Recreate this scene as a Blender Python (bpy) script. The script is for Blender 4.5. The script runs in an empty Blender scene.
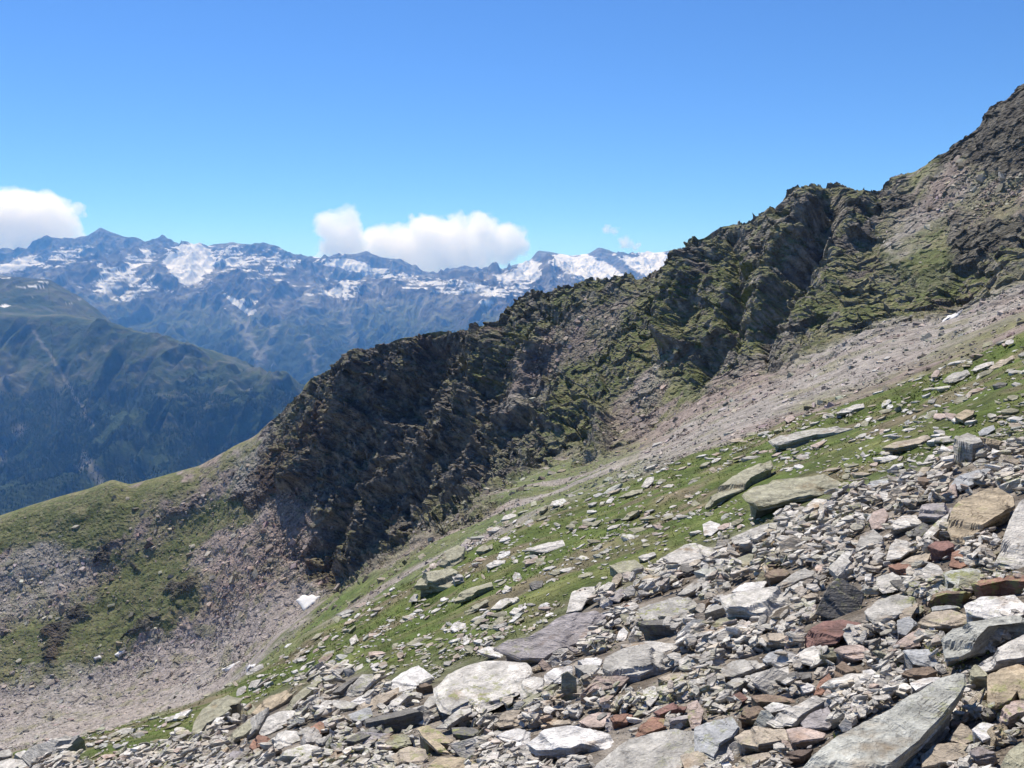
import bpy, math, random
import numpy as np

random.seed(7)
rng = np.random.default_rng(11)
F = 887.0
PITCH = math.atan(99.0 / F)
CP, SP = math.cos(PITCH), math.sin(PITCH)
SC = bpy.context.scene
COL = SC.collection


# ------------------------------------------------------------------ camera geometry helpers
def ray(px, py):
    """direction through a point of the photograph, scaled so that its forward component is 1"""
    a = (np.asarray(px, float) - 512) / F
    b = (384 - np.asarray(py, float)) / F
    y = CP + b * SP
    z = -SP + b * CP
    return a / y, z / y


def W(px, py, D):
    x, z = ray(px, py)
    D = np.asarray(D, float)
    return np.stack(np.broadcast_arrays(x * D, D, z * D), -1)


def topix(P):
    x, y, z = P[..., 0], P[..., 1], P[..., 2]
    d = np.maximum(y * CP - z * SP, 1e-3)
    u = y * SP + z * CP
    return 512 + F * x / d, 384 - F * u / d


# ------------------------------------------------------------------ noise
def _hash(ix, iy, iz, s):
    h = (ix.astype(np.uint32) * np.uint32(374761393) + iy.astype(np.uint32) * np.uint32(668265263)
         + iz.astype(np.uint32) * np.uint32(2147483647) + np.uint32(s * 974634777 & 0xffffffff))
    h = (h ^ (h >> np.uint32(13))) * np.uint32(1274126177)
    h = (h ^ (h >> np.uint32(16))) * np.uint32(2246822519)
    return h ^ (h >> np.uint32(15))


def perlin(x, y, z=None, s=0):
    x = np.asarray(x, np.float32)
    y = np.asarray(y, np.float32)
    z = np.zeros_like(x) if z is None else np.asarray(z, np.float32)
    xi, yi, zi = np.floor(x), np.floor(y), np.floor(z)
    fx, fy, fz = x - xi, y - yi, z - zi
    xi, yi, zi = xi.astype(np.int32), yi.astype(np.int32), zi.astype(np.int32)
    u, v, w = (t * t * t * (t * (t * 6 - 15) + 10) for t in (fx, fy, fz))
    out = 0
    for dx in (0, 1):
        wx = u if dx else 1 - u
        for dy in (0, 1):
            wy = v if dy else 1 - v
            for dz in (0, 1):
                wz = w if dz else 1 - w
                h = _hash(xi + dx, yi + dy, zi + dz, s)
                gx = ((h & np.uint32(255)).astype(np.float32) - 127.5) / 90
                gy = (((h >> np.uint32(8)) & np.uint32(255)).astype(np.float32) - 127.5) / 90
                gz = (((h >> np.uint32(16)) & np.uint32(255)).astype(np.float32) - 127.5) / 90
                out = out + wx * wy * wz * (gx * (fx - dx) + gy * (fy - dy) + gz * (fz - dz))
    return out


def fbm(x, y, z=None, octv=4, s=0, gain=.5):
    o, a, t = 0, 1.0, 0.0
    z = np.zeros_like(np.asarray(x, np.float32)) if z is None else z
    for k in range(octv):
        f = 2.03 ** k
        o = o + a * perlin(x * f, y * f, z * f, s + k * 17)
        t += a
        a *= gain
    return o / t


def ridged(x, y, z=None, octv=4, s=0, gain=.5):
    o, a, t = 0, 1.0, 0.0
    z = np.zeros_like(np.asarray(x, np.float32)) if z is None else z
    for k in range(octv):
        f = 2.07 ** k
        o = o + a * (1 - 2.2 * np.abs(perlin(x * f, y * f, z * f, s + k * 13)))
        t += a
        a *= gain
    return o / t


def worley(x, y, z, s=0):
    """returns the random value and a tilt offset of the nearest cell (blocky rock), and F2-F1"""
    xi, yi, zi = np.floor(x - .5).astype(np.int32), np.floor(y - .5).astype(np.int32), np.floor(z - .5).astype(np.int32)
    d1 = np.full(x.shape, 9, np.float32)
    d2 = d1.copy()
    val = np.zeros(x.shape, np.float32)
    for dx in (0, 1):
        for dy in (0, 1):
            for dz in (0, 1):
                h = _hash(xi + dx, yi + dy, zi + dz, s)
                a = (h & np.uint32(1023)).astype(np.float32) / 1023
                b = ((h >> np.uint32(10)) & np.uint32(1023)).astype(np.float32) / 1023
                c = ((h >> np.uint32(20)) & np.uint32(1023)).astype(np.float32) / 1023
                ex = x - (xi + dx) - .15 - .7 * a
                ey = y - (yi + dy) - .15 - .7 * b
                ez = z - (zi + dz) - .15 - .7 * c
                d = np.sqrt(ex * ex + ey * ey + ez * ez)
                v = (a + b * 3 + c * 7) % 1.0 - .5 + (a - .5) * ex * 1.6 + (b - .5) * ey * 1.6 + (c - .5) * ez * 1.6
                n = d < d1
                d2 = np.where(n, d1, np.minimum(d2, d))
                val = np.where(n, v, val)
                d1 = np.where(n, d, d1)
    return val, d2 - d1


def sstep(a, b, x):
    t = np.clip((x - a) / (b - a), 0, 1)
    return t * t * (3 - 2 * t)


def smooth1(a, sig):
    n = int(sig * 3) + 1
    k = np.exp(-.5 * (np.arange(-n, n + 1) / sig) ** 2)
    k /= k.sum()
    return np.convolve(np.pad(a, n, mode='edge'), k, 'valid')


def blob(px, py, cx, cy, rx, ry, ang=0, soft=.35):
    """soft ellipse, 1 inside"""
    c, s = math.cos(math.radians(ang)), math.sin(math.radians(ang))
    u = ((px - cx) * c - (py - cy) * s) / rx
    v = ((px - cx) * s + (py - cy) * c) / ry
    return 1 - sstep(1 - soft, 1 + soft, np.sqrt(u * u + v * v))


def poly(px, py, pts, soft=6):
    """soft polygon, 1 inside"""
    pts = np.asarray(pts, float)
    inside = np.zeros(px.shape, bool)
    d = np.full(px.shape, 1e9, np.float32)
    n = len(pts)
    for i in range(n):
        x0, y0 = pts[i]
        x1, y1 = pts[(i + 1) % n]
        if y0 != y1:
            c = ((y0 > py) != (y1 > py)) & (px < (x1 - x0) * (py - y0) / (y1 - y0) + x0)
            inside ^= c
        L = (x1 - x0) ** 2 + (y1 - y0) ** 2 + 1e-9
        t = np.clip(((px - x0) * (x1 - x0) + (py - y0) * (y1 - y0)) / L, 0, 1)
        d = np.minimum(d, np.hypot(px - x0 - t * (x1 - x0), py - y0 - t * (y1 - y0)))
    sd = np.where(inside, d, -d)
    return sstep(-soft, soft, sd)


def stroke(px, py, pts, w):
    """soft polyline profile, 1 on the line"""
    d = np.full(px.shape, 1e9, np.float32)
    for i in range(len(pts) - 1):
        x0, y0 = pts[i]
        x1, y1 = pts[i + 1]
        L = (x1 - x0) ** 2 + (y1 - y0) ** 2 + 1e-9
        t = np.clip(((px - x0) * (x1 - x0) + (py - y0) * (y1 - y0)) / L, 0, 1)
        d = np.minimum(d, np.hypot(px - x0 - t * (x1 - x0), py - y0 - t * (y1 - y0)))
    return 1 - sstep(0, w, d)


# ------------------------------------------------------------------ mesh helpers
def mesh_np(name, V, faces, col=None, smooth=False, mats=(), link=True):
    """faces: (n,4) or (n,3) array, or a list of such arrays"""
    me = bpy.data.meshes.new(name)
    if not isinstance(faces, (list, tuple)):
        faces = [faces]
    faces = [f for f in faces if len(f)]
    V = np.ascontiguousarray(V, np.float32)
    me.vertices.add(len(V))
    me.vertices.foreach_set('co', V.ravel())
    nl = sum(f.size for f in faces)
    nf = sum(len(f) for f in faces)
    me.loops.add(nl)
    me.loops.foreach_set('vertex_index', np.concatenate([f.ravel() for f in faces]).astype(np.int32))
    me.polygons.add(nf)
    tot = np.concatenate([np.full(len(f), f.shape[1], np.int32) for f in faces])
    me.polygons.foreach_set('loop_start', np.concatenate([[0], np.cumsum(tot)[:-1]]).astype(np.int32))
    me.polygons.foreach_set('use_smooth', np.full(nf, smooth))
    me.update(calc_edges=True)
    if col is not None:
        at = me.color_attributes.new('tint', 'FLOAT_COLOR', 'POINT')
        c = np.ones((len(V), 4), np.float32)
        c[:, :col.shape[1]] = col
        at.data.foreach_set('color', c.ravel())
    for m in mats:
        me.materials.append(m)
    return me


def add_obj(name, me, label=None, cat=None, group=None, kind=None):
    o = bpy.data.objects.new(name, me)
    COL.objects.link(o)
    if label: o['label'] = label
    if cat: o['category'] = cat
    if group: o['group'] = group
    if kind: o['kind'] = kind
    return o


def grid_faces(nr, nc):
    i = np.arange(nr - 1)[:, None] * nc + np.arange(nc - 1)[None]
    return np.stack([i, i + 1, i + nc + 1, i + nc], -1).reshape(-1, 4)


# ------------------------------------------------------------------ materials
def mat_new(name):
    m = bpy.data.materials.new(name)
    m.use_nodes = True
    nt = m.node_tree
    b = nt.nodes['Principled BSDF']
    return m, nt, b


def nd(nt, typ, **kw):
    n = nt.nodes.new(typ)
    for k, v in kw.items():
        if k.startswith('i_'):
            n.inputs[k[2:].replace('_', ' ')].default_value = v
        else:
            setattr(n, k, v)
    return n


def mixc(nt, a, b, fac, mode='MIX'):
    n = nt.nodes.new('ShaderNodeMix')
    n.data_type = 'RGBA'
    n.blend_type = mode
    for sock, v in ((n.inputs[6], a), (n.inputs[7], b), (n.inputs[0], fac)):
        if hasattr(v, 'links'):
            nt.links.new(v, sock)
        else:
            sock.default_value = v
    return n.outputs[2]


def ramp(nt, src, a, b, ca=0, cb=1):
    n = nt.nodes.new('ShaderNodeMapRange')
    n.inputs[1].default_value, n.inputs[2].default_value = a, b
    n.inputs[3].default_value, n.inputs[4].default_value = ca, cb
    nt.links.new(src, n.inputs[0])
    return n.outputs[0]


def noise(nt, vec, scale, detail=4, rough=.55, dist=0):
    n = nd(nt, 'ShaderNodeTexNoise')
    n.inputs['Scale'].default_value = scale
    n.inputs['Detail'].default_value = detail
    n.inputs['Roughness'].default_value = rough
    n.inputs['Distortion'].default_value = dist
    nt.links.new(vec, n.inputs['Vector'])
    return n.outputs['Fac']


def bump(nt, b, h, dist, strength=1.0, prev=None):
    n = nd(nt, 'ShaderNodeBump')
    n.inputs['Distance'].default_value = dist
    n.inputs['Strength'].default_value = strength
    nt.links.new(h, n.inputs['Height'])
    if prev is not None:
        nt.links.new(prev, n.inputs['Normal'])
    nt.links.new(n.outputs[0], b.inputs['Normal'])
    return n.outputs[0]


def rock_material():
    m, nt, b = mat_new('schist_rock')
    at = nd(nt, 'ShaderNodeAttribute', attribute_name='tint')
    pos = nd(nt, 'ShaderNodeNewGeometry').outputs['Position']
    st = nd(nt, 'ShaderNodeMapping')
    st.inputs['Rotation'].default_value = (math.radians(14), math.radians(-24), .3)
    st.inputs['Scale'].default_value = (1, 1, 7)
    nt.links.new(pos, st.inputs[0])
    n1 = noise(nt, pos, 9, 5, .62)
    n2 = noise(nt, st.outputs[0], 6, 5, .65, .6)
    n3 = noise(nt, pos, 55, 3, .6)
    c = mixc(nt, at.outputs['Color'], (1, 1, 1, 1), .0)
    c = mixc(nt, c, ramp(nt, n1, .3, .7, .70, 1.25), 1.0, 'MULTIPLY')
    c = mixc(nt, c, ramp(nt, n2, .35, .65, .66, 1.2), 1.0, 'MULTIPLY')
    c = mixc(nt, c, ramp(nt, n3, .3, .7, .80, 1.18), 1.0, 'MULTIPLY')
    # open joints: thin dark wandering lines, where a slow noise lets them
    vo = nd(nt, 'ShaderNodeTexVoronoi', feature='DISTANCE_TO_EDGE')
    vo.inputs['Scale'].default_value = 4.5
    jw = nd(nt, 'ShaderNodeVectorMath', operation='ADD')
    nt.links.new(st.outputs[0], jw.inputs[0])
    nw = nd(nt, 'ShaderNodeTexNoise')
    nw.inputs['Scale'].default_value = 5
    nt.links.new(pos, nw.inputs['Vector'])
    sc_ = nd(nt, 'ShaderNodeVectorMath', operation='SCALE')
    sc_.inputs['Scale'].default_value = .35
    nt.links.new(nw.outputs['Color'], sc_.inputs[0])
    nt.links.new(sc_.outputs[0], jw.inputs[1])
    nt.links.new(jw.outputs[0], vo.inputs['Vector'])
    jl = nd(nt, 'ShaderNodeMath', operation='MULTIPLY')
    nt.links.new(ramp(nt, vo.outputs['Distance'], .004, .02, 1, 0), jl.inputs[0])
    nt.links.new(ramp(nt, noise(nt, pos, 1.7, 3, .6), .54, .62), jl.inputs[1])
    c = mixc(nt, c, mixc(nt, c, (.42, .38, .34, 1), 1.0, 'MULTIPLY'), jl.outputs[0])
    # rusty stains and olive lichen
    s1 = ramp(nt, noise(nt, pos, 2.3, 4, .7), .57, .70)
    c = mixc(nt, c, mixc(nt, c, (.62, .47, .33, 1), 1, 'MULTIPLY'), s1)
    lich = nd(nt, 'ShaderNodeMath', operation='MULTIPLY')
    nt.links.new(ramp(nt, noise(nt, pos, 14, 5, .75), .52, .60), lich.inputs[0])
    nt.links.new(ramp(nt, noise(nt, pos, 1.1, 2, .5), .50, .64), lich.inputs[1])
    c = mixc(nt, c, (.25, .26, .10, 1), lich.outputs[0])
    nt.links.new(c, b.inputs['Base Color'])
    b.inputs['Roughness'].default_value = .78
    b.inputs['Specular IOR Level'].default_value = .35
    k = bump(nt, b, n2, .030, 1.0)
    bump(nt, b, n3, .009, .9, k)
    return m


def ground_material():
    m, nt, b = mat_new('mountainside')
    at = nd(nt, 'ShaderNodeAttribute', attribute_name='tint')
    pos = nd(nt, 'ShaderNodeNewGeometry').outputs['Position']
    n1 = noise(nt, pos, .9, 7, .7)
    n2 = noise(nt, pos, 7, 4, .65)
    c = mixc(nt, at.outputs['Color'], ramp(nt, n1, .3, .7, .5, 1.5), 1.0, 'MULTIPLY')
    c = mixc(nt, c, ramp(nt, n2, .3, .7, .7, 1.3), 1.0, 'MULTIPLY')
    nt.links.new(c, b.inputs['Base Color'])
    b.inputs['Roughness'].default_value = .9
    b.inputs['Specular IOR Level'].default_value = .2
    k = bump(nt, b, n1, .55, .8)
    vz = nd(nt, 'ShaderNodeTexVoronoi')
    vz.inputs['Scale'].default_value = 1.1
    vz.inputs['Detail'].default_value = 2
    mp = nd(nt, 'ShaderNodeMapping')
    mp.inputs['Rotation'].default_value = (.3, -.5, .2)
    mp.inputs['Scale'].default_value = (1, 1, 1.9)
    nt.links.new(pos, mp.inputs[0])
    nt.links.new(mp.outputs[0], vz.inputs['Vector'])
    vh = nd(nt, 'ShaderNodeMath', operation='MULTIPLY')
    nt.links.new(vz.outputs['Distance'], vh.inputs[0])
    nt.links.new(at.outputs['Alpha'], vh.inputs[1])
    k = bump(nt, b, vh.outputs[0], .34, 1.0, k)
    bump(nt, b, n2, .05, .7, k)
    return m


def far_material():
    m, nt, b = mat_new('far_mountainside')
    at = nd(nt, 'ShaderNodeAttribute', attribute_name='tint')
    pos = nd(nt, 'ShaderNodeNewGeometry').outputs['Position']
    n1 = noise(nt, pos, .012, 6, .7)
    c = mixc(nt, at.outputs['Color'], ramp(nt, n1, .3, .7, .75, 1.2), at.outputs['Alpha'], 'MULTIPLY')
    nt.links.new(c, b.inputs['Base Color'])
    b.inputs['Roughness'].default_value = .95
    b.inputs['Specular IOR Level'].default_value = .1
    bump(nt, b, n1, 30, .8)
    return m


def simple_material(name, rough=.9, var=.25, scale=3.0, spec=.2):
    m, nt, b = mat_new(name)
    at = nd(nt, 'ShaderNodeAttribute', attribute_name='tint')
    pos = nd(nt, 'ShaderNodeNewGeometry').outputs['Position']
    c = mixc(nt, at.outputs['Color'], ramp(nt, noise(nt, pos, scale, 3), .3, .7, 1 - var, 1 + var), 1.0, 'MULTIPLY')
    nt.links.new(c, b.inputs['Base Color'])
    b.inputs['Roughness'].default_value = rough
    b.inputs['Specular IOR Level'].default_value = spec
    return m


M_ROCK, M_GROUND, M_FAR = rock_material(), ground_material(), far_material()
M_GRASS = simple_material('alpine_grass', .8, .3, 1.5)
M_TREE = simple_material('conifer', .9, .3, .01)
M_SNOW = simple_material('old_snow', .6, .06, 2.0)

# ------------------------------------------------------------------ the mountainside
SKY = [(-600, 640), (-250, 572), (0, 516), (30, 506), (60, 497), (90, 489), (112, 480), (130, 485), (160, 477), (200, 466), (230, 449), (255, 436),
       (268, 424), (280, 414), (290, 404), (300, 395), (306, 384), (315, 377), (330, 370), (345, 358), (362, 352),
       (380, 346), (400, 339), (420, 335), (440, 331), (455, 333), (470, 330), (492, 332), (500, 322), (510, 306), (530, 293),
       (545, 292), (560, 290), (590, 284), (610, 280), (625, 277), (640, 283), (650, 274), (657, 270), (677, 259), (694, 242),
       (723, 226), (740, 224), (750, 222), (759, 216), (777, 209), (786, 193), (807, 187), (840, 190), (867, 195),
       (882, 190), (890, 178), (911, 174), (932, 161), (948, 151), (965, 138), (982, 126), (986, 111), (1007, 101),
       (1024, 86), (1060, 60), (1120, 20), (1300, -60), (1700, -200)]
SKYD = [(-600, 240), (-250, 270), (0, 285), (200, 290), (270, 285), (340, 264), (400, 258), (450, 255), (495, 240), (560, 222),
        (640, 205), (700, 195), (760, 185), (800, 181), (860, 178), (940, 162), (1024, 150), (1300, 132), (1700, 110)]
T = {  # px: (row in the photo, metres ahead) of the lines A B E1 H1 E2 H2 C M
    -600: [(1010, 9), (960, 14), (905, 24), (920, 70), (905, 125), (880, 160), (830, 185), (735, 215)],
    -250: [(900, 9.5), (845, 15), (800, 26), (818, 80), (802, 145), (778, 185), (738, 212), (640, 243)],
    0: [(820, 9), (775, 15), (752, 25), (772, 80), (755, 150), (742, 195), (702, 217), (600, 250)],
    100: [(800, 7.5), (757, 13), (729, 26), (757, 80), (742, 150), (724, 198), (690, 221), (590, 252)],
    200: [(790, 6.2), (738, 11.5), (703, 23), (727, 70), (712, 140), (697, 200), (665, 221), (568, 250)],
    270: [(785, 5.4), (715, 10.5), (668, 25), (682, 60), (641, 118), (650, 190), (615, 215), (540, 240)],
    340: [(780, 5), (690, 10), (621, 27), (629, 60), (590, 112), (600, 185), (590, 210), (480, 240)],
    400: [(775, 4.8), (670, 10), (588, 29), (590, 60), (546, 115), (560, 172), (557, 200), (440, 232)],
    450: [(772, 4.7), (652, 10), (556, 31), (557, 62), (512, 120), (520, 165), (516, 190), (428, 222)],
    500: [(770, 4.6), (632, 10), (532, 33), (530, 64), (483, 122), (485, 152), (475, 175), (405, 205)],
    560: [(768, 4.4), (608, 10), (508, 34), (503, 60), (482, 106), (468, 135), (451, 158), (378, 194)],
    640: [(764, 4.1), (580, 10), (474, 36), (468, 54), (460, 82), (449, 116), (436, 145), (352, 177)],
    700: [(760, 3.9), (555, 10), (454, 37), (446, 50), (433, 72), (413, 105), (388, 137), (316, 167)],
    760: [(755, 3.7), (530, 10), (431, 37), (424, 48), (412, 66), (394, 96), (370, 129), (288, 157)],
    800: [(750, 3.6), (513, 10), (413, 36), (407, 46), (397, 62), (379, 92), (357, 124), (274, 151)],
    860: [(745, 3.4), (488, 10), (399, 34), (392, 44), (378, 60), (355, 87), (325, 117), (256, 146)],
    940: [(740, 3.2), (460, 10), (366, 31), (361, 42), (351, 58), (337, 84), (320, 108), (238, 134)],
    1024: [(735, 3.0), (430, 10), (330, 28), (325, 40), (316, 56), (302, 78), (285, 100), (190, 126)],
    1300: [(700, 2.4), (350, 9), (230, 24), (225, 35), (215, 50), (200, 70), (165, 90), (60, 112)],
    1700: [(660, 2.0), (240, 7.5), (100, 20), (92, 30), (82, 42), (65, 60), (30, 78), (-80, 95)],
}


def az_grid(lo, hi, st, outer, n_out):
    mid = np.arange(lo, hi + 1e-6, st)
    l = np.linspace(-outer, lo, n_out + 1)[:-1]
    r = np.linspace(hi, outer, n_out + 1)[1:]
    return np.radians(np.concatenate([l, mid, r]))


def line_polar(pts, AZ, sig):
    P = np.array(pts)
    w = W(P[:, 0], P[:, 1], P[:, 2])
    az = np.arctan2(w[:, 0], w[:, 1])
    r = np.hypot(w[:, 0], w[:, 1])
    rr = np.interp(AZ, az, r)
    zz = np.interp(AZ, az, w[:, 2] / r)
    if sig:
        rr, zz = smooth1(rr, sig), smooth1(zz, sig)
    return rr, zz * rr


def pchip_eval(X, Y, rows):
    """X, Y: [K, n] knots, rows: points per segment -> r, z [n_rows, n]"""
    h = np.diff(X, axis=0)
    d = np.diff(Y, axis=0) / h
    m = np.zeros_like(X)
    w1, w2 = 2 * h[1:] + h[:-1], h[1:] + 2 * h[:-1]
    with np.errstate(divide='ignore', invalid='ignore'):
        hm = (w1 + w2) / (w1 / d[:-1] + w2 / d[1:])
    m[1:-1] = np.where(d[:-1] * d[1:] > 0, hm, 0.35 * (d[:-1] + d[1:]) / 2)
    m[0], m[-1] = d[0], d[-1]
    R, Z = [], []
    for k in range(len(X) - 1):
        t = np.linspace(0, 1, rows[k], endpoint=(k == len(X) - 2))[:, None]
        R.append(X[k] + t * h[k])
        h00, h10 = 2 * t ** 3 - 3 * t ** 2 + 1, t ** 3 - 2 * t ** 2 + t
        h01, h11 = -2 * t ** 3 + 3 * t ** 2, t ** 3 - t ** 2
        Z.append(h00 * Y[k] + h10 * h[k] * m[k] + h01 * Y[k + 1] + h11 * h[k] * m[k + 1])
    return np.concatenate(R), np.concatenate(Z)


def grid_normals(P):
    du = np.gradient(P, axis=1)
    dv = np.gradient(P, axis=0)
    n = np.cross(du, dv)
    n /= np.linalg.norm(n, axis=-1, keepdims=True) + 1e-9
    return np.where(n[..., 2:3] < 0, -n, n)


AZ = az_grid(-37, 37, .058, 125, 50)
nA = len(AZ)
rs, zs = [np.full(nA, .15)], [np.full(nA, -1.6)]
cols = sorted(T)
for k in range(8):
    r_, z_ = line_polar([(p, T[p][k][0], T[p][k][1]) for p in cols], AZ, 22)
    rs.append(r_), zs.append(z_)
sd = np.array(SKYD)
sk = np.array(SKY, float)
r_, z_ = line_polar([(p, y, np.interp(p, sd[:, 0], sd[:, 1])) for p, y in sk], AZ, 2.5)
rs.append(r_), zs.append(z_)
rs.append(r_ + 26), zs.append(z_ - 17)
rs.append(r_ + 120), zs.append(z_ - 100)
rs.append(r_ + 900), zs.append(z_ * 0 - 960)
ROWS = [26, 60, 90, 60, 70, 50, 90, 250, 260, 44, 30, 30]
R, Z = pchip_eval(np.array(rs), np.array(zs), ROWS)
P0 = np.stack([R * np.sin(AZ), R * np.cos(AZ), Z], -1)
N0 = grid_normals(P0)
PX, PY = topix(P0)
rowid = np.arange(len(R))[:, None] * np.ones(nA)[None]
cum = np.cumsum([0] + ROWS)
vC, vM, vS = cum[7], cum[8], cum[9]
# wobble used to break up every zone edge
X_, Y_, Z_ = P0[..., 0], P0[..., 1], P0[..., 2]
wob = fbm(X_ / 22, Y_ / 22, Z_ / 22, 5, 3)
wob2 = fbm(X_ / 22 + 40, Y_ / 22, Z_ / 22, 5, 5)
amp = np.clip((R - 60) / 60, 0, 1)
qx, qy = PX + wob * 34 * amp, PY + wob2 * 34 * amp
wob3 = fbm(X_ / 6, Y_ / 6, Z_ / 6, 4, 7)
qx, qy = qx + 16 * wob3 * amp, qy + 16 * fbm(X_ / 6 + 30, Y_ / 6, Z_ / 6, 4, 9) * amp
ahead = (Y_ > 0) & (rowid < vS + 2)

CLIFF = [(232, 505), (250, 470), (268, 430), (290, 395), (312, 370), (350, 340), (440, 315), (495, 315), (520, 280), (600, 262), (680, 235),
         (740, 205), (800, 165), (870, 175), (905, 165), (895, 205), (868, 245), (880, 270), (930, 275), (1000, 215), (1040, 200), (1060, 270), (1013, 284),
         (954, 320), (877, 318), (823, 343), (786, 367), (741, 374), (700, 396), (672, 385), (640, 420), (618, 452), (590, 462), (566, 440),
         (545, 470), (510, 478), (480, 515), (440, 538), (400, 560), (340, 596), (312, 590), (290, 565), (258, 585), (252, 545), (268, 515)]
rock = poly(qx, qy, CLIFF, 9)
crags = [poly(qx, qy, p, 4) for p in (
    [(948, 155), (990, 95), (1060, 40), (1300, -60), (1300, 90), (1060, 150), (1000, 172), (975, 165)],
    [(232, 500), (262, 462), (292, 448), (286, 478), (262, 492), (240, 508)],
    [(152, 524), (168, 505), (196, 488), (192, 502), (170, 516)],
    [(34, 662), (52, 622), (82, 597), (90, 606), (66, 634), (44, 660)],
    [(158, 604), (168, 590), (190, 583), (196, 594), (178, 606)],
    [(96, 562), (104, 545), (116, 537), (112, 556)],
    [(122, 572), (128, 558), (136, 562), (132, 572)],
    [(128, 640), (140, 626), (162, 620), (150, 636)],
    [(876, 185), (900, 172), (905, 190), (880, 205)],
    [(940, 225), (985, 212), (1030, 225), (1030, 250), (985, 262), (944, 250)],
)]
crag = np.clip(sum(crags), 0, 1)
rock = np.maximum(rock, crag) * ahead
scree = np.zeros_like(R)
for p, a in (
    ([(1060, 268), (954, 318), (877, 318), (823, 343), (786, 367), (741, 374), (700, 396), (640, 440), (600, 462), (560, 478), (600, 488), (640, 474), (700, 455),
      (768, 432), (800, 408), (880, 382), (960, 345), (1060, 300)], 1.0),
    ([(0, 690), (41, 666), (136, 648), (195, 612), (254, 583), (300, 575), (330, 590), (270, 640), (250, 700), (0, 800), (-400, 900), (-400, 800)], 1.0),
    ([(195, 574), (222, 540), (252, 505), (300, 488), (330, 520), (300, 575), (240, 592), (200, 610)], .95),
    ([(236, 500), (246, 462), (262, 436), (272, 430), (262, 460), (246, 500)], .9),
    ([(-400, 600), (0, 548), (40, 538), (78, 552), (110, 560), (96, 590), (50, 612), (0, 640), (-400, 760)], .8),
    ([(130, 520), (190, 478), (240, 452), (258, 440), (246, 470), (200, 500), (160, 545), (120, 560)], .75),
    ([(880, 215), (930, 170), (960, 165), (1060, 175), (1060, 205), (960, 222), (900, 262), (870, 250)], .85),
    ([(520, 358), (556, 325), (600, 300), (640, 288), (610, 325), (560, 372), (500, 430), (480, 440)], .85),
    ([(600, 420), (630, 385), (668, 362), (672, 390), (640, 424), (606, 450)], .8),
):
    scree = np.maximum(scree, a * poly(qx, qy, p, 8))
# streaks of stones down the grassy strip under the cliff
u = X_ * .92 + Y_ * .39
strk = fbm(u / 55, Y_ / 7.0 + X_ / 14, None, 4, 21)
strip = poly(qx, qy, [(240, 672), (340, 590), (450, 510), (560, 450), (620, 450), (700, 440), (700, 462), (640, 482), (500, 540), (400, 600), (300, 660), (250, 690)], 6)
scree = np.maximum(scree, strip * sstep(-.02, .16, strk) * .7)
scree *= ahead
grassy = strip * .55 * (PX < 640)
for p, a in (
    ([(59, 647), (80, 590), (130, 545), (154, 520), (218, 500), (240, 510), (225, 540), (195, 570), (190, 601), (131, 642)], 1),
    ([(0, 650), (0, 620), (50, 600), (70, 615), (40, 655)], .9),
    ([(40, 500), (90, 492), (160, 478), (190, 482), (140, 520), (80, 545), (40, 530), (0, 545), (0, 520)], .6),
    ([(660, 395), (680, 370), (698, 372), (690, 395)], 1),
    ([(750, 330), (800, 300), (880, 290), (930, 270), (940, 290), (870, 320), (800, 325)], .6),
    ([(900, 255), (960, 200), (1040, 180), (1060, 230), (960, 290), (900, 300)], .7),
    ([(560, 360), (640, 300), (720, 260), (760, 262), (700, 330), (640, 380), (590, 430), (550, 440)], .8),
    ([(470, 380), (520, 320), (560, 300), (600, 290), (540, 345), (490, 400)], .8),
    ([(690, 330), (760, 290), (770, 330), (720, 370)], .6),
):
    grassy = np.maximum(grassy, a * poly(qx, qy, p, 12))

# ---- relief
d = np.zeros_like(R)
hs = np.where(rock > .02)
big = rowid >= cum[6] - 20
m3 = sstep(cum[5] + 15, cum[7] - 10, rowid)  # only the far half gets the large relief
sel = np.where(((rock > .02) | (m3 > 0)) & (rowid <= vS + 50) & (np.abs(AZ)[None] < .8))
xs, ys, zz = X_[sel].astype(np.float32), Y_[sel].astype(np.float32), Z_[sel].astype(np.float32)
along_ = X_ * .86 - Y_ * .5  # roughly along the ridge
along = xs * .86 - ys * .5
down = zz
k_ = rock[sel] * (1 - .5 * crag[sel]) * (.35 + .65 * sstep(235, 330, PX[sel]))
# ribs and gullies leaning down to the left
t_ = along + down * .55
ribs = ridged(t_ / 30, down / 60, ys / 60, 3, 31)
ribs2 = ridged(t_ / 11 + wob[sel] * 1.5, down / 16, ys / 30, 3, 35)
w1v, w1e = worley(xs / 9 + wob[sel], ys / 9, (zz + .5 * xs) / 6.5, 41)
w2v, w2e = worley(xs / 3.4, ys / 3.4, (zz + .5 * xs) / 2.3, 43)
w3v, w3e = worley(xs / 1.3, ys / 1.3, (zz + .5 * xs) / .9, 47)
iso = fbm(xs / 14, ys / 14, zz / 14, 4, 51)
lit = .78 - .36 * sstep(480, 640, PX[sel]) + .0 * k_
sm = (1 - .75 * scree[sel]) * lit
d[sel] += k_ * sm * (4.4 * (ribs - .5) + 1.2 * (ribs2 - .4) + 3.0 * w1v + 2.0 * iso) + k_ * (1 - .75 * scree[sel]) * (1.15 * w2v + .42 * w3v) * (1 - .45 * sstep(480, 640, PX[sel]))
soft_ = (1 - k_) * m3[sel]
d[sel] += soft_ * (1.8 * iso + .30 * w2v * (1 - grassy[sel]) + .14 * w3v)
for c_ in crags[1:]:
    d += c_ * .8 * ahead
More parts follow.
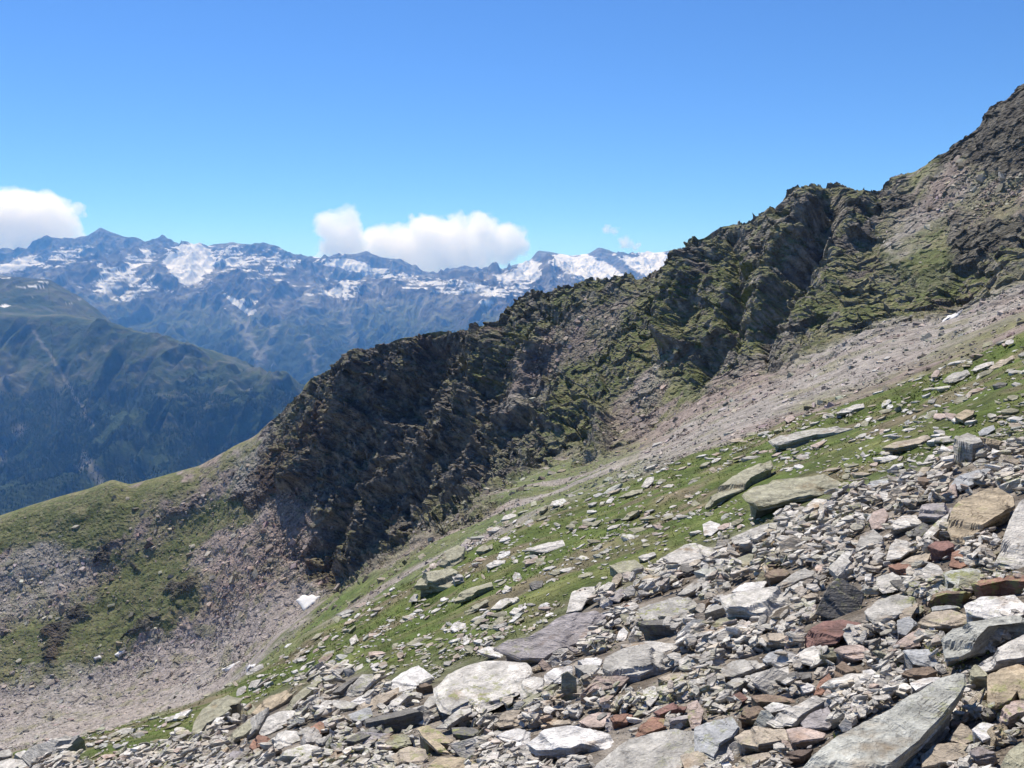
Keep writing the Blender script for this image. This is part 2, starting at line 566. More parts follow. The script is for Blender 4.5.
STROKES = [  # (line in the photo, half-width, metres out (+) or in (-)): the ribs and gullies one can see
    ([(816, 205), (812, 250), (800, 290), (770, 330)], 26, -4.5),
    ([(795, 205), (770, 235), (765, 290), (760, 320)], 20, 2),
    ([(860, 205), (840, 250), (815, 300), (790, 350)], 22, 1.5),
    ([(430, 345), (425, 380), (405, 410)], 26, -8),
    ([(370, 360), (350, 400), (320, 450), (300, 470)], 24, 5),
    ([(492, 345), (470, 400), (430, 450), (390, 500), (350, 560)], 24, 5),
    ([(440, 400), (400, 460), (350, 520), (310, 560)], 16, -4),
    ([(540, 340), (520, 400), (480, 460), (450, 510)], 20, 4),
    ([(560, 420), (590, 400), (600, 440)], 14, 3),
    ([(690, 262), (680, 300), (670, 340)], 18, 4),
    ([(720, 240), (735, 290), (720, 330), (700, 370)], 18, -4),
]
for pts, w_, a_ in STROKES:
    d += stroke(qx, qy, pts, w_) * a_ * ahead * (rowid >= cum[6])
# nearer ground: low hummocks
nearm = 1 - m3
d += nearm * (np.clip(R / 30, .1, 1) * (.9 * fbm(X_ / 9, Y_ / 9, Z_ / 9, 3, 61)) + .10 * fbm(X_ / 1.4, Y_ / 1.4, Z_ / 1.4, 4, 63))
# keep the skyline where it was traced: relief fades a little right at the crest
d *= (1 - .86 * np.exp(-((rowid - vS) / 24.0) ** 2)) * (1 - .5 * np.exp(-((rowid - vS) / 70.0) ** 2))
crest_ = np.zeros_like(R)
crest_[sel] = k_ * (1.5 * w2v + .6 * w3v + 1.3 * w1v)
d += crest_ * .8 * np.exp(-((rowid - vS) / 45.0) ** 2)
d += .7 * fbm(along_ / 5, Z_ / 5, Y_ / 5, 3, 57) * np.exp(-((rowid - vS) / 20.0) ** 2) * (PX > 225)
d *= 1 - sstep(vS + 44, vS + 74, rowid)
d[:26] *= np.linspace(0, 1, 26)[:, None]
PT = P0 + N0 * d[..., None]
NT = grid_normals(PT)
up = NT[..., 2]
NB = N0[..., 2]

# ---- colour of what the ground is made of
n_a = fbm(X_ / 5, Y_ / 5, Z_ / 5, 5, 71)
n_b = fbm(X_ / 1.5, Y_ / 1.5, Z_ / 1.5, 4, 73)
n_c = fbm(X_ / 30, Y_ / 30, Z_ / 30, 4, 75)


def C3(r, g, b):
    return np.array([r, g, b], np.float32)


def lerp(a, b, t):
    return a + (b - a) * t[..., None]


rk = lerp(C3(.10, .089, .075) + np.zeros(R.shape + (3,), np.float32), C3(.21, .19, .16), sstep(-.25, .3, n_b + .5 * n_a))
rk = rk * (1 + .35 * sstep(470, 600, PX))[..., None]  # right flank's rock is paler: its sunlit look is put into the colour
rk = lerp(rk, C3(.16, .10, .075), .6 * sstep(.12, .35, n_c))
sc = lerp(C3(.24, .193, .168) + np.zeros_like(rk), C3(.285, .258, .232), sstep(-.2, .2, n_c + .4 * n_a))
bowlz = poly(qx, qy, [(-400, 900), (-400, 700), (0, 670), (136, 648), (210, 612), (300, 575), (335, 590), (250, 700), (0, 800)], 14) * (rowid > cum[3] + 6)
redz = poly(qx, qy, [(180, 600), (225, 530), (300, 480), (340, 590), (260, 640), (140, 650)], 20)
sc = lerp(sc, C3(.285, .215, .18), .7 * redz)
sc = lerp(sc, C3(.22, .215, .19), .8 * sstep(80, 0, np.hypot(PX - 60, (PY - 690) * 1.3)) * ahead)
sc = lerp(sc, C3(.275, .25, .232), .7 * bowlz)
sc = sc * (1 + .10 * sstep(330, 230, PX))[..., None]
sc = sc * (.92 + .3 * sstep(-.3, .3, n_b))[..., None]
gr = lerp(C3(.108, .132, .040) + np.zeros_like(rk), C3(.18, .18, .075), sstep(-.15, .3, n_a + .3 * n_b))
gr = lerp(gr, C3(.19, .155, .085), .45 * sstep(.05, .3, n_b + .5 * n_c))
flat = sstep(.42, .74, up + .10 * n_a)
flat = np.maximum(flat, .5 * sstep(.3, .7, up))
flat = np.maximum(flat, sstep(470, 600, PX) * sstep(.30, .60, up + .1 * n_a))
# grass on the ledges of the cliff
rside = sstep(470, 600, PX)
g_rock = .9 * flat * sstep(-.12, .12, n_a + .5 * n_c + .45 * grassy - .05 + .15 * rside) * np.clip(.6 + .45 * grassy + .25 * rside, 0, 1)
g_open = sstep(-.30, .05, .6 * n_a + .35 * n_c + .9 * grassy - .06)
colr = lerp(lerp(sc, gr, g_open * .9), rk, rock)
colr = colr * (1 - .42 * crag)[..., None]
colr = lerp(colr, gr * 1.0, rock * g_rock * (1 - .9 * crag))
colr = lerp(colr, sc, np.clip(scree * (1 - .8 * rock * (1 - flat)), 0, 1) * (1 - .55 * sstep(.05, .3, n_a + .5 * grassy)))
# the near slope: grass with earth showing, then rubble
RUB = [(-600, 1200), (-300, 820), (0, 764), (60, 774), (130, 768), (190, 758), (250, 722), (330, 680), (400, 678), (440, 664), (500, 645), (560, 612), (620, 585), (690, 552),
       (770, 528), (850, 500), (900, 474), (960, 452), (1024, 438), (1300, 350), (1700, 270), (4500, -900), (4500, 3500), (-600, 1500)]
wx, wy = PX + fbm(X_ / 2, Y_ / 2, None, 4, 81) * 40, PY + fbm(X_ / 2, Y_ / 2, None, 4, 83) * 30
rubble = poly(wx, wy, RUB, 14)
near = 1 - sstep(cum[3] - 3, cum[3] + 8, rowid)
earth = lerp(C3(.13, .108, .085) + np.zeros_like(rk), C3(.25, .22, .185), sstep(-.2, .2, fbm(X_ / .35, Y_ / .35, None, 3, 85)))
gn = lerp(C3(.090, .125, .026) + np.zeros_like(rk), C3(.15, .16, .055), sstep(-.1, .3, fbm(X_ / 1.2, Y_ / 1.2, None, 4, 87)))
gn = lerp(gn, C3(.19, .155, .10), .85 * sstep(.04, .22, fbm(X_ / 2.4, Y_ / 2.4, None, 4, 89)))
colr = lerp(colr, lerp(gn, earth, rubble), near)
sgreen = lerp(C3(.10, .140, .038) + np.zeros_like(rk), C3(.15, .165, .06), sstep(-.2, .25, n_a))
sfac = sstep(-.02, .12, fbm(u / 70, Y_ / 9.0 + X_ / 18, None, 3, 91) + .2)
stc = lerp(sc * 1.02, sgreen, np.clip(sfac * .9 + .25 * sstep(420, 300, PX), 0, 1))
colr = lerp(colr, stc, strip * (1 - near) * (1 - rock) * .95 * sstep(700, 560, PX))
colr4 = np.concatenate([colr, rock[..., None]], -1).reshape(-1, 4)
colr = colr.reshape(-1, 3)
me = mesh_np('hillside', PT.reshape(-1, 3), grid_faces(*R.shape)[:, ::-1], colr4, False, [M_GROUND])
add_obj('hillside', me, 'steep rocky mountainside with dark crags, scree and grass rising to the right', kind='structure')

# what one sees of it along every azimuth, for setting things down on it
EL = PT[..., 2] / np.hypot(PT[..., 0], PT[..., 1])
RR = np.hypot(PT[..., 0], PT[..., 1])
ELm = np.maximum.accumulate(EL[:vS + 20], axis=0)


def ground_at(px, py):
    """first point of the mountainside met through (px, py): position, normal, ok"""
    px, py = np.atleast_1d(px).astype(float), np.atleast_1d(py).astype(float)
    x, z = ray(px, py)
    az = np.arctan(x)
    el = z / np.hypot(x, 1)
    ci = np.clip(np.searchsorted(AZ, az), 1, nA - 1)
    ci = np.where(np.abs(AZ[ci - 1] - az) < np.abs(AZ[ci] - az), ci - 1, ci)
    rid = np.zeros(len(px), int)
    order = np.argsort(ci)
    cs = ci[order]
    st = np.flatnonzero(np.r_[True, np.diff(cs) > 0])
    en = np.r_[st[1:], len(cs)]
    for a, b in zip(st, en):
        c = cs[a]
        rid[order[a:b]] = np.searchsorted(ELm[:, c], el[order[a:b]])
    ok = (rid > 0) & (rid < len(ELm) - 1)
    rid = np.clip(rid, 1, len(ELm) - 1)
    e0, e1 = EL[rid - 1, ci], EL[rid, ci]
    t = np.clip((el - e0) / np.where(np.abs(e1 - e0) < 1e-9, 1e-9, e1 - e0), 0, 1)
    r = RR[rid - 1, ci] * (1 - t) + RR[rid, ci] * t
    p = np.stack([r * np.sin(az), r * np.cos(az), r * el], -1)
    return p, NT[rid, ci], ok, rid, ci


def height_at(x, y):
    """height of the mountainside under a point in plan"""
    az, r = math.atan2(x, y), math.hypot(x, y)
    c = int(np.clip(np.searchsorted(AZ, az), 1, nA - 1))
    return float(np.interp(r, RR[:vS, c], PT[:vS, c, 2]))

# ------------------------------------------------------------------ stones
PAL = {'pale grey': (.56, .53, .48), 'grey': (.42, .40, .36), 'dark grey': (.18, .17, .155), 'white': (.68, .655, .62), 'tan': (.43, .365, .285), 'brown': (.22, .16, .115),
       'rust red': (.30, .165, .115), 'maroon': (.22, .12, .10), 'pinkish': (.46, .365, .315), 'blue grey': (.385, .39, .39), 'olive': (.33, .315, .225),
       'purple grey': (.34, .31, .305), 'ochre': (.44, .36, .25), 'dark brown': (.12, .088, .07), 'green grey': (.43, .43, .385)}


CATS = {'flat_rock': 'flat rock', 'boulder': 'boulder', 'stone': 'stone'}


def resample(pts, n):
    pts = np.asarray(pts, float)
    nx = np.roll(pts, -1, 0)
    L = np.linalg.norm(nx - pts, axis=1)
    cnt = np.maximum(1, np.round(L / L.sum() * n).astype(int))
    out = []
    for p, q, c in zip(pts, nx, cnt):
        for k in range(c):
            out.append(p + (q - p) * k / c)
    return np.array(out)


def ring_faces(a, b, n):
    i = np.arange(n)
    j = (i + 1) % n
    return np.concatenate([np.stack([a + i, b + i, b + j], -1), np.stack([a + i, b + j, a + j], -1)])


def slab_local(B, t, seed, rings=(.97, .86, .7, .52, .34, .16), sides=5, taper=.14, rough=1.0, steps=2):
    """a split plate of schist: boundary B in its own plane (counter-clockwise), thickness t"""
    r_ = np.random.default_rng(seed)
    c = B.mean(0)
    Q = B - c
    size = np.abs(Q).max()
    n = len(Q)
    th = np.arange(n) / n
    V = []
    def zt(xy):
        z = .035 * size * rough * fbm(xy[:, 0] / size * 1.6, xy[:, 1] / size * 1.6, None, 3, seed)
        z = z + .010 * size * rough * fbm(xy[:, 0] / size * 9, xy[:, 1] / size * 9, None, 2, seed + 5)
        return z
    hp = [(r_.normal(size=2), r_.uniform(.25, .75) * size, r_.uniform(.12, .34) * t) for _ in range(steps)]
    def stp(xy):
        z = 0
        for nrm, off, dz in hp:
            nn = nrm / np.linalg.norm(nrm)
            dd = xy @ nn - off + .10 * size * perlin(xy[:, 0] / size * 2.5, xy[:, 1] / size * 2.5, None, seed + 9)
            z = z - dz * sstep(-.02, .05, dd / size)
        return z
    # top rings from the rim inwards
    jag = 1 + .035 * rough * perlin(th * n / 4.7, th * 0 + seed % 97, None, seed) + .05 * rough * perlin(th * n / 7.3, th * 0 + seed % 91, None, seed + 3)
    e0 = Q * jag[:, None]
    V.append(np.c_[e0, zt(e0) + stp(e0) - .10 * t])
    for s in rings:
        xy = Q * s
        V.append(np.c_[xy, zt(xy) + stp(xy)])
    nt_ = len(V)
    zc = zt(np.zeros((1, 2)))[0]
    # sides: layers with their own small offsets
    ztop = V[0][:, 2]
    for k in range(1, sides + 1):
        f = k / sides
        lay = r_.normal(0, .022) * rough + .045 * rough * perlin(th * n / 5.0 + k * 3.7, th * 0 + k * 1.9, None, seed + k)
        sc_ = 1 - taper * f ** 1.7 + lay * (size and 1)
        xy = Q * sc_[:, None] if hasattr(sc_, '__len__') else Q * sc_
        V.append(np.c_[xy, ztop * (1 - f) + (-t * (f + r_.uniform(-.05, .05) * (k < sides))) * np.ones(n)])
    ns = len(V) - nt_
    VV = np.concatenate(V + [np.array([[0, 0, zc], [0, 0, -t * 1.02]])])
    Fs = []
    for k in range(nt_ - 1):
        Fs.append(ring_faces((k + 1) * n, k * n, n))
    cidx = len(VV) - 2
    i = np.arange(n)
    Fs.append(np.stack([(nt_ - 1) * n + i, (nt_ - 1) * n + (i + 1) % n, np.full(n, cidx)], -1))
    prev = 0
    for k in range(ns):
        cur = (nt_ + k) * n
        Fs.append(ring_faces(prev, cur, n))
        prev = cur
    Fs.append(np.stack([prev + (i + 1) % n, prev + i, np.full(n, cidx + 1)], -1))
    return VV, np.concatenate(Fs), c


def ccw(B):
    x, y = B[:, 0], B[:, 1]
    return B if (x * np.roll(y, -1) - np.roll(x, -1) * y).sum() > 0 else B[::-1]


def frame(n):
    n = n / np.linalg.norm(n)
    a = np.cross([0, 1, 0], n)
    a /= np.linalg.norm(a)
    return a, np.cross(n, a), n


def tintv(base, V, seed, amt=.12):
    c = np.array(base, np.float32)[None] * (1 + amt * fbm(V[:, 0] * 2.2 + seed, V[:, 1] * 2.2, V[:, 2] * 2.2, 2, seed))[:, None]
    return np.clip(c, .01, .85)


# hero stones: traced outlines of the top face, in enlarged crops (x6.4) of the photograph whose corner is given
O = dict(a=(864, 560), b=(864, 648), c=(704, 648), d=(544, 648), e=(384, 648), f=(224, 648), g=(704, 540), h=(544, 540),
         i=(864, 450), j=(704, 450), k=(384, 520), l=(704, 340), m=(864, 340), n=(0, 648), o=(144, 648), p=(544, 450))
H = [
 # crop, outline, thickness (crop px), colour, tilt, name, label, short phrase
 ('b', [(-430,768),(-190,570),(0,470),(180,380),(330,290),(480,190),(600,150),(655,155),(650,230),(585,330),(540,390),(470,470),(360,590),(240,690),(110,790),(-100,900),(-430,900)], 55, 'green grey', .25, 'flat_rock', 'huge smooth tilted grey-green slab with a black gap beneath it', 'huge tilted grey-green slab'),
 ('i', [(830,700),(880,590),(930,440),(1000,310),(1080,240),(1250,200),(1250,700),(960,715)], 60, 'pale grey', .5, 'flat_rock', 'big pale bluish-white slab rising against the frame edge beside the tan-green boulder', 'big pale rising slab'),
 ('i', [(530,480),(560,380),(600,330),(740,260),(860,225),(960,290),(970,340),(880,410),(800,450),(700,520),(640,555),(560,530)], 75, 'ochre', .45, 'boulder', 'large tan-green boulder with reddish flanks beside the pale rising slab', 'large tan-green boulder'),
 ('m', [(565,640),(600,590),(660,570),(715,585),(760,650),(700,665),(640,700),(600,690)], 150, 'grey', .3, 'boulder', 'squat grey block-shaped boulder with dark shaded face among grass', 'grey block-shaped boulder'),
 ('j', [(240,290),(300,210),(430,180),(560,170),(700,155),(800,155),(880,190),(860,220),(780,245),(700,275),(600,290),(480,322),(330,345),(270,325)], 60, 'olive', .2, 'flat_rock', 'long flat lichen-green slab jutting over a black hollow in the grass', 'long lichen-green slab'),
 ('j', [(0,310),(100,230),(180,170),(300,110),(430,50),(440,90),(380,140),(300,180),(250,230),(100,290),(0,335)], 22, 'olive', .2, 'flat_rock', 'long narrow lichened slab slanting up behind the long lichen-green slab', 'narrow slanting lichened slab'),
 ('j', [(170,560),(300,505),(400,470),(480,460),(515,472),(380,520),(260,575),(190,590)], 40, 'grey', .15, 'flat_rock', 'thin splintered grey slab with a shadow line, below the long lichen-green slab', 'thin splintered slab'),
 ('j', [(620,380),(720,300),(830,310),(780,340),(720,370),(640,400)], 30, 'pale grey', .2, 'flat_rock', 'pale squarish stone under the long lichen-green slab, at the edge of fine gravel', 'pale squarish stone'),
 ('j', [(-10,470),(40,445),(100,470),(110,495),(50,545),(0,545)], 14, 'white', .35, 'stone', 'bright white stone bedded in grass below the narrow slanting lichened slab', 'bright white grass stone'),
 ('g', [(90,350),(170,330),(250,325),(350,305),(450,298),(560,310),(580,370),(500,430),(330,440),(220,425),(140,425)], 95, 'pale grey', .2, 'flat_rock', 'broad pale slab with a thick dark laminated front edge', 'broad slab with thick dark edge'),
 ('g', [(710,470),(760,360),(800,290),(850,235),(890,240),(960,285),(1024,330),(1015,420),(990,490),(900,500),(800,500)], 30, 'dark grey', 1.1, 'boulder', 'upright dark grey triangular block spotted with lichen', 'dark triangular block'),
 ('g', [(640,600),(690,560),(760,520),(880,505),(1000,530),(1010,560),(940,580),(840,640),(660,655)], 45, 'maroon', .35, 'flat_rock', 'dark maroon slab in front of the dark triangular block', 'maroon slab'),
 ('g', [(170,325),(260,270),(410,258),(380,300),(290,333)], 10, 'white', .25, 'flat_rock', 'thin whitish plate behind the broad slab with thick dark edge', 'thin whitish plate'),
 ('g', [(540,295),(640,250),(730,245),(745,262),(660,290),(580,312)], 30, 'pale grey', .2, 'flat_rock', 'thin pale shelf of stone left of the dark triangular block, over brown layers', 'pale shelf of stone'),
 ('g', [(620,365),(700,330),(755,345),(740,362),(660,372)], 40, 'tan', .2, 'stone', 'small cream plate perched on brown stones left of the dark triangular block', 'small cream plate'),
 ('g', [(460,290),(560,220),(640,170),(730,205),(720,225),(620,250),(540,290),(490,300)], 14, 'grey', .5, 'flat_rock', 'pale grey wedge tipped up with a dark side, above the broad edged slab', 'tipped grey wedge'),
 ('g', [(0,440),(60,415),(120,400),(130,430),(40,460),(0,470)], 60, 'grey', .2, 'flat_rock', 'grey slab with a dark end face left of the broad edged slab', 'grey slab with dark end'),
 ('g', [(0,545),(100,500),(205,487),(205,505),(100,545),(0,560)], 25, 'olive', .2, 'flat_rock', 'thin olive plate casting a dark line below the grey slab with dark end', 'thin olive plate'),
 ('g', [(345,600),(380,590),(480,595),(570,615),(620,640),(540,650),(400,640)], 50, 'tan', .2, 'flat_rock', 'layered tan plate lying left of the maroon slab', 'layered tan plate'),
 ('g', [(830,690),(880,665),(1000,670),(1080,700),(1060,740),(960,750),(860,720)], 35, 'pinkish', .25, 'flat_rock', 'flat pinkish slab just under the maroon slab', 'flat pinkish slab'),
 ('g', [(560,760),(640,690),(745,655),(780,700),(800,760),(700,790)], 30, 'pale grey', .3, 'flat_rock', 'pale broken plate between the layered tan plate and the flat pinkish slab', 'pale broken plate'),
 ('g', [(200,120),(290,85),(320,90),(300,150),(270,165),(200,150)], 30, 'olive', .3, 'stone', 'squarish olive stone in thin grass near the gravelly patch', 'squarish olive stone'),
 ('g', [(350,145),(400,138),(470,150),(460,165),(350,170)], 50, 'dark brown', .15, 'stone', 'dark brown flat stone behind the tipped grey wedge', 'dark brown flat stone'),
 ('g', [(380,215),(450,185),(560,185),(580,200),(520,230),(420,235)], 45, 'brown', .2, 'flat_rock', 'brown slab lying in shade behind the thin whitish plate', 'shaded brown slab'),
 ('a', [(640,290),(740,225),(860,222),(960,210),(1024,265),(1100,330),(980,345),(830,378),(700,345),(650,320)], 22, 'white', .35, 'flat_rock', 'brilliant white slab below the long rust-brown block', 'brilliant white slab'),
 ('a', [(680,150),(760,112),(900,98),(1180,100),(1180,140),(1000,140),(860,122),(740,165)], 95, 'rust red', .15, 'boulder', 'long rust-brown block with a dark face behind the brilliant white slab', 'long rust-brown block'),
 ('a', [(395,240),(500,200),(620,178),(690,185),(640,215),(500,215),(400,262)], 70, 'brown', .15, 'flat_rock', 'dark brown ledge running left from the long rust-brown block', 'dark brown ledge'),
 ('a', [(495,475),(560,420),(700,392),(880,355),(1000,348),(1150,385),(1000,368),(880,380),(800,410),(740,470),(690,525),(600,575),(510,580)], 105, 'green grey', .4, 'flat_rock', 'large grey slab curling over a broad black overhang', 'grey overhanging slab'),
 ('a', [(690,645),(800,590),(900,540),(1024,475),(1200,440),(1200,600),(1024,620),(880,640),(740,675)], 25, 'pale grey', .3, 'flat_rock', 'pale flat slab under the black overhang of the large grey slab', 'pale slab under the overhang'),
 ('a', [(340,390),(430,330),(560,318),(690,350),(740,380),(690,395),(560,412),(430,415)], 35, 'tan', .25, 'flat_rock', 'tan slab with peach tint left of the brilliant white slab', 'peach-tan slab'),
 ('a', [(0,325),(90,240),(220,200),(330,240),(345,320),(230,345),(150,390),(60,400)], 30, 'grey', .4, 'flat_rock', 'mottled grey slab with mauve blotches right of the dark triangular block', 'mottled mauve-grey slab'),
 ('a', [(225,345),(290,280),(345,262),(340,300),(300,365),(240,370)], 20, 'tan', .45, 'stone', 'small tan plate leaning against the mottled mauve-grey slab', 'small leaning tan plate'),
 ('a', [(180,548),(260,490),(350,430),(390,440),(345,490),(360,540),(280,558)], 20, 'pinkish', .45, 'stone', 'pink-and-white speckled triangular stone above the blue-grey plate', 'speckled pink stone'),
 ('a', [(250,575),(410,563),(475,650),(430,675),(320,655)], 25, 'blue grey', .4, 'flat_rock', 'blue-grey four-sided plate left of the mossy knob', 'blue-grey plate'),
 ('a', [(210,385),(290,355),(345,395),(270,480),(215,465)], 20, 'blue grey', .5, 'stone', 'small bluish stone under the mottled mauve-grey slab', 'small bluish stone'),
 ('a', [(60,520),(100,488),(142,510),(90,565),(65,550)], 18, 'white', .4, 'stone', 'small white stone left of the speckled pink stone', 'small white stone'),
 ('a', [(430,305),(480,280),(600,280),(620,300),(520,315),(440,325)], 25, 'blue grey', .2, 'stone', 'narrow blue-grey stone tucked under the dark brown ledge', 'narrow tucked stone'),
 ('a', [(150,25),(260,15),(350,60),(300,70),(200,60)], 35, 'rust red', .2, 'flat_rock', 'dark rusty slab above the mottled mauve-grey slab', 'dark rusty slab'),
 ('a', [(370,50),(420,10),(480,30),(520,100),(450,120),(380,90)], 15, 'pale grey', .5, 'stone', 'cream upright plate below the dark red-brown boulder', 'cream upright plate'),
 ('a', [(500,70),(640,40),(740,60),(770,110),(700,150),(600,160),(520,120)], 25, 'green grey', .3, 'flat_rock', 'grey-green flat slab behind the long rust-brown block', 'grey-green flat slab'),
 ('a', [(80,110),(180,70),(240,110),(230,180),(120,200),(80,170)], 20, 'pale grey', .4, 'flat_rock', 'pale stone slab between the dark rusty slab and the mottled slab', 'pale middle slab'),
 ('b', [(660,165),(700,110),(740,90),(790,150),(795,185),(740,180),(680,190)], 100, 'olive', .4, 'boulder', 'knobbly moss-green rock right of the huge tilted slab', 'mossy knob'),
 ('b', [(790,160),(860,100),(1000,60),(1200,50),(1200,330),(1000,325),(980,270),(940,330),(830,372),(785,340)], 40, 'ochre', .3, 'flat_rock', 'broad ochre and grey streaked slab right of the mossy knob', 'broad ochre slab'),
 ('b', [(862,400),(900,350),(980,335),(1080,340),(1080,400),(980,415),(920,450),(875,440)], 95, 'pinkish', .35, 'boulder', 'rounded pink stone below the broad ochre slab', 'rounded pink stone'),
 ('b', [(690,520),(760,460),(830,480),(890,470),(900,500),(840,560),(760,592)], 30, 'white', .35, 'stone', 'white quartz stone below the rounded grey-green slab corner', 'white quartz stone'),
 ('b', [(360,680),(440,625),(560,590),(700,610),(660,690),(540,725),(370,755)], 50, 'tan', .3, 'flat_rock', 'layered tan block filling the gap right of the huge tilted slab', 'layered tan block'),
 ('b', [(540,580),(620,480),(665,495),(735,580),(640,615)], 25, 'tan', .45, 'stone', 'pointed tan stone left of the white quartz stone', 'pointed tan stone'),
 ('b', [(675,660),(720,630),(800,625),(850,670),(820,700),(720,700)], 90, 'purple grey', .35, 'boulder', 'rounded purplish stone beside the layered tan block', 'rounded purplish stone'),
 ('b', [(875,740),(930,650),(1024,590),(1200,560),(1200,850),(880,850)], 40, 'olive', .4, 'boulder', 'rounded grey-green boulder at the bottom corner of the rubble', 'corner boulder'),
 ('b', [(745,410),(790,375),(860,380),(840,420),(780,430)], 50, 'dark grey', .3, 'stone', 'dark grey stone left of the rounded pink stone', 'dark grey nub'),
 ('b', [(290,215),(380,185),(540,190),(520,225),(440,215),(330,265),(300,240)], 20, 'white', .3, 'flat_rock', 'thin white plate behind the huge tilted grey-green slab', 'thin white plate'),
 ('b', [(200,150),(280,110),(420,105),(465,150),(400,175),(280,170)], 60, 'brown', .2, 'flat_rock', 'brown slab with shaded front under the blue-grey plate', 'brown fronted slab'),
 ('b', [(-10,140),(50,130),(90,165),(60,210),(0,240)], 20, 'white', .4, 'stone', 'white chip of stone beside the rusty brown boulder', 'white chip'),
 ('b', [(660,300),(780,260),(800,280),(740,310),(680,320)], 25, 'tan', .25, 'stone', 'small tan chip in the shade below the mossy knob', 'small tan chip'),
 ('c', [(185,545),(250,503),(420,486),(530,512),(540,580),(440,600),(340,620),(240,600)], 70, 'tan', .25, 'flat_rock', 'tan brown-edged slab with a dark left end near the huge tilted slab', 'brown-edged tan slab'),
 ('c', [(525,520),(640,500),(780,540),(760,575),(640,590),(560,600)], 40, 'pinkish', .25, 'flat_rock', 'pale pinkish slab right of the brown-edged tan slab', 'pale pinkish slab'),
 ('c', [(620,475),(680,420),(790,358),(820,430),(860,450),(800,500),(640,512)], 35, 'purple grey', .35, 'flat_rock', 'grey-mauve slab leaning up behind the pale pinkish slab', 'leaning grey-mauve slab'),
 ('c', [(400,440),(480,400),(600,360),(700,308),(840,303),(760,345),(690,390),(620,430),(560,475),(450,470)], 25, 'pale grey', .3, 'flat_rock', 'long cream slab stretched over the smaller stones, left of the leaning grey-mauve slab', 'long cream slab'),
 ('c', [(825,130),(880,85),(960,100),(1010,130),(1000,170),(920,175),(840,165)], 90, 'brown', .4, 'boulder', 'pitted rusty brown boulder standing above its neighbours', 'pitted rusty boulder'),
 ('c', [(700,290),(740,210),(800,160),(835,230),(790,255),(750,295)], 15, 'rust red', .5, 'stone', 'flat orange-red stone leaning on the pitted rusty boulder', 'orange-red stone'),
 ('c', [(-60,500),(60,450),(180,415),(225,500),(180,560),(100,610),(60,690),(-60,640)], 25, 'blue grey', .3, 'flat_rock', 'broad bluish-grey sheet of rock with a pink upper margin', 'broad bluish sheet'),
 ('c', [(450,200),(560,150),(690,148),(685,180),(520,215)], 40, 'dark grey', .15, 'flat_rock', 'long dark grey slab lying crosswise left of the orange-red stone', 'crosswise dark slab'),
 ('c', [(130,240),(190,180),(290,168),(265,215),(190,270)], 35, 'grey', .3, 'flat_rock', 'small grey tilted slab left of the crosswise dark slab', 'small grey tilted slab'),
 ('c', [(160,310),(230,278),(280,320),(230,350)], 18, 'maroon', .35, 'stone', 'small dark red stone in front of the small grey tilted slab', 'small dark red stone'),
 ('c', [(290,300),(400,290),(560,320),(600,345),(420,345),(330,340)], 25, 'brown', .15, 'flat_rock', 'long mottled brown slab right of the small dark red stone', 'long mottled brown slab'),
 ('c', [(220,440),(270,375),(330,355),(400,400),(395,440),(300,450)], 60, 'brown', .4, 'boulder', 'brown layered block behind the brown-edged tan slab', 'brown layered block'),
 ('c', [(380,375),(440,345),(560,365),(520,390),(420,405)], 15, 'white', .2, 'flat_rock', 'slender white plate right of the brown layered block', 'slender white plate'),
 ('c', [(610,240),(660,213),(710,240),(690,270),(640,278)], 14, 'white', .3, 'stone', 'small clean white stone under the crosswise dark slab', 'small clean white stone'),
 ('c', [(500,690),(560,650),(700,648),(640,690),(560,700)], 50, 'dark brown', .2, 'stone', 'dark shaded stone at the bottom left of the huge tilted slab', 'dark shaded stone'),
 ('c', [(170,740),(260,690),(420,665),(440,690),(330,740),(220,765)], 30, 'tan', .2, 'flat_rock', 'flat tan stone at the foot of the brown-edged tan slab', 'flat tan foot stone'),
 ('c', [(105,735),(150,710),(180,750),(130,775)], 20, 'white', .3, 'stone', 'small rounded whitish pebble at the foot of the broad bluish sheet', 'small whitish pebble'),
 ('c', [(290,170),(400,140),(540,105),(540,160),(460,215),(340,240),(300,215)], 20, 'pale grey', .3, 'flat_rock', 'cream flat slab behind the crosswise dark slab', 'cream flat slab'),
 ('c', [(110,130),(200,70),(340,60),(375,100),(300,140),(180,180),(110,180)], 30, 'grey', .3, 'flat_rock', 'wide grey slab above the small grey tilted slab', 'wide grey slab'),
 ('c', [(370,60),(430,10),(500,0),(530,40),(470,90),(400,90)], 25, 'blue grey', .4, 'stone', 'bluish stone right of the wide grey slab', 'bluish wedge stone'),
 ('d', [(-120,600),(-30,540),(0,520),(150,493),(330,508),(420,530),(485,600),(420,632),(240,612),(170,640),(60,635),(-60,640)], 95, 'white', .25, 'flat_rock', 'thick white slab with a ragged dark underside near the bottom centre', 'thick white ragged slab'),
 ('d', [(300,780),(430,660),(540,580),(700,535),(840,512),(1024,510),(1180,500),(1180,690),(900,760),(700,830),(300,830)], 30, 'grey', .2, 'flat_rock', 'very large smooth grey sheet of rock below the red blocks', 'smooth grey sheet'),
 ('d', [(220,470),(280,430),(340,408),(430,410),(400,470),(380,505),(300,508)], 18, 'pinkish', .35, 'stone', 'pinkish slab end left of the orange-red cube', 'pinkish slab end'),
 ('d', [(420,440),(480,415),(570,408),(560,440),(530,470),(440,470)], 50, 'rust red', .3, 'boulder', 'orange-red cube-shaped stone above the smooth grey sheet', 'orange-red cube'),
 ('d', [(580,545),(620,480),(700,430),(770,440),(780,500),(700,530),(620,555)], 25, 'rust red', .45, 'boulder', 'salmon-red rough rock right of the orange-red cube', 'salmon-red rock'),
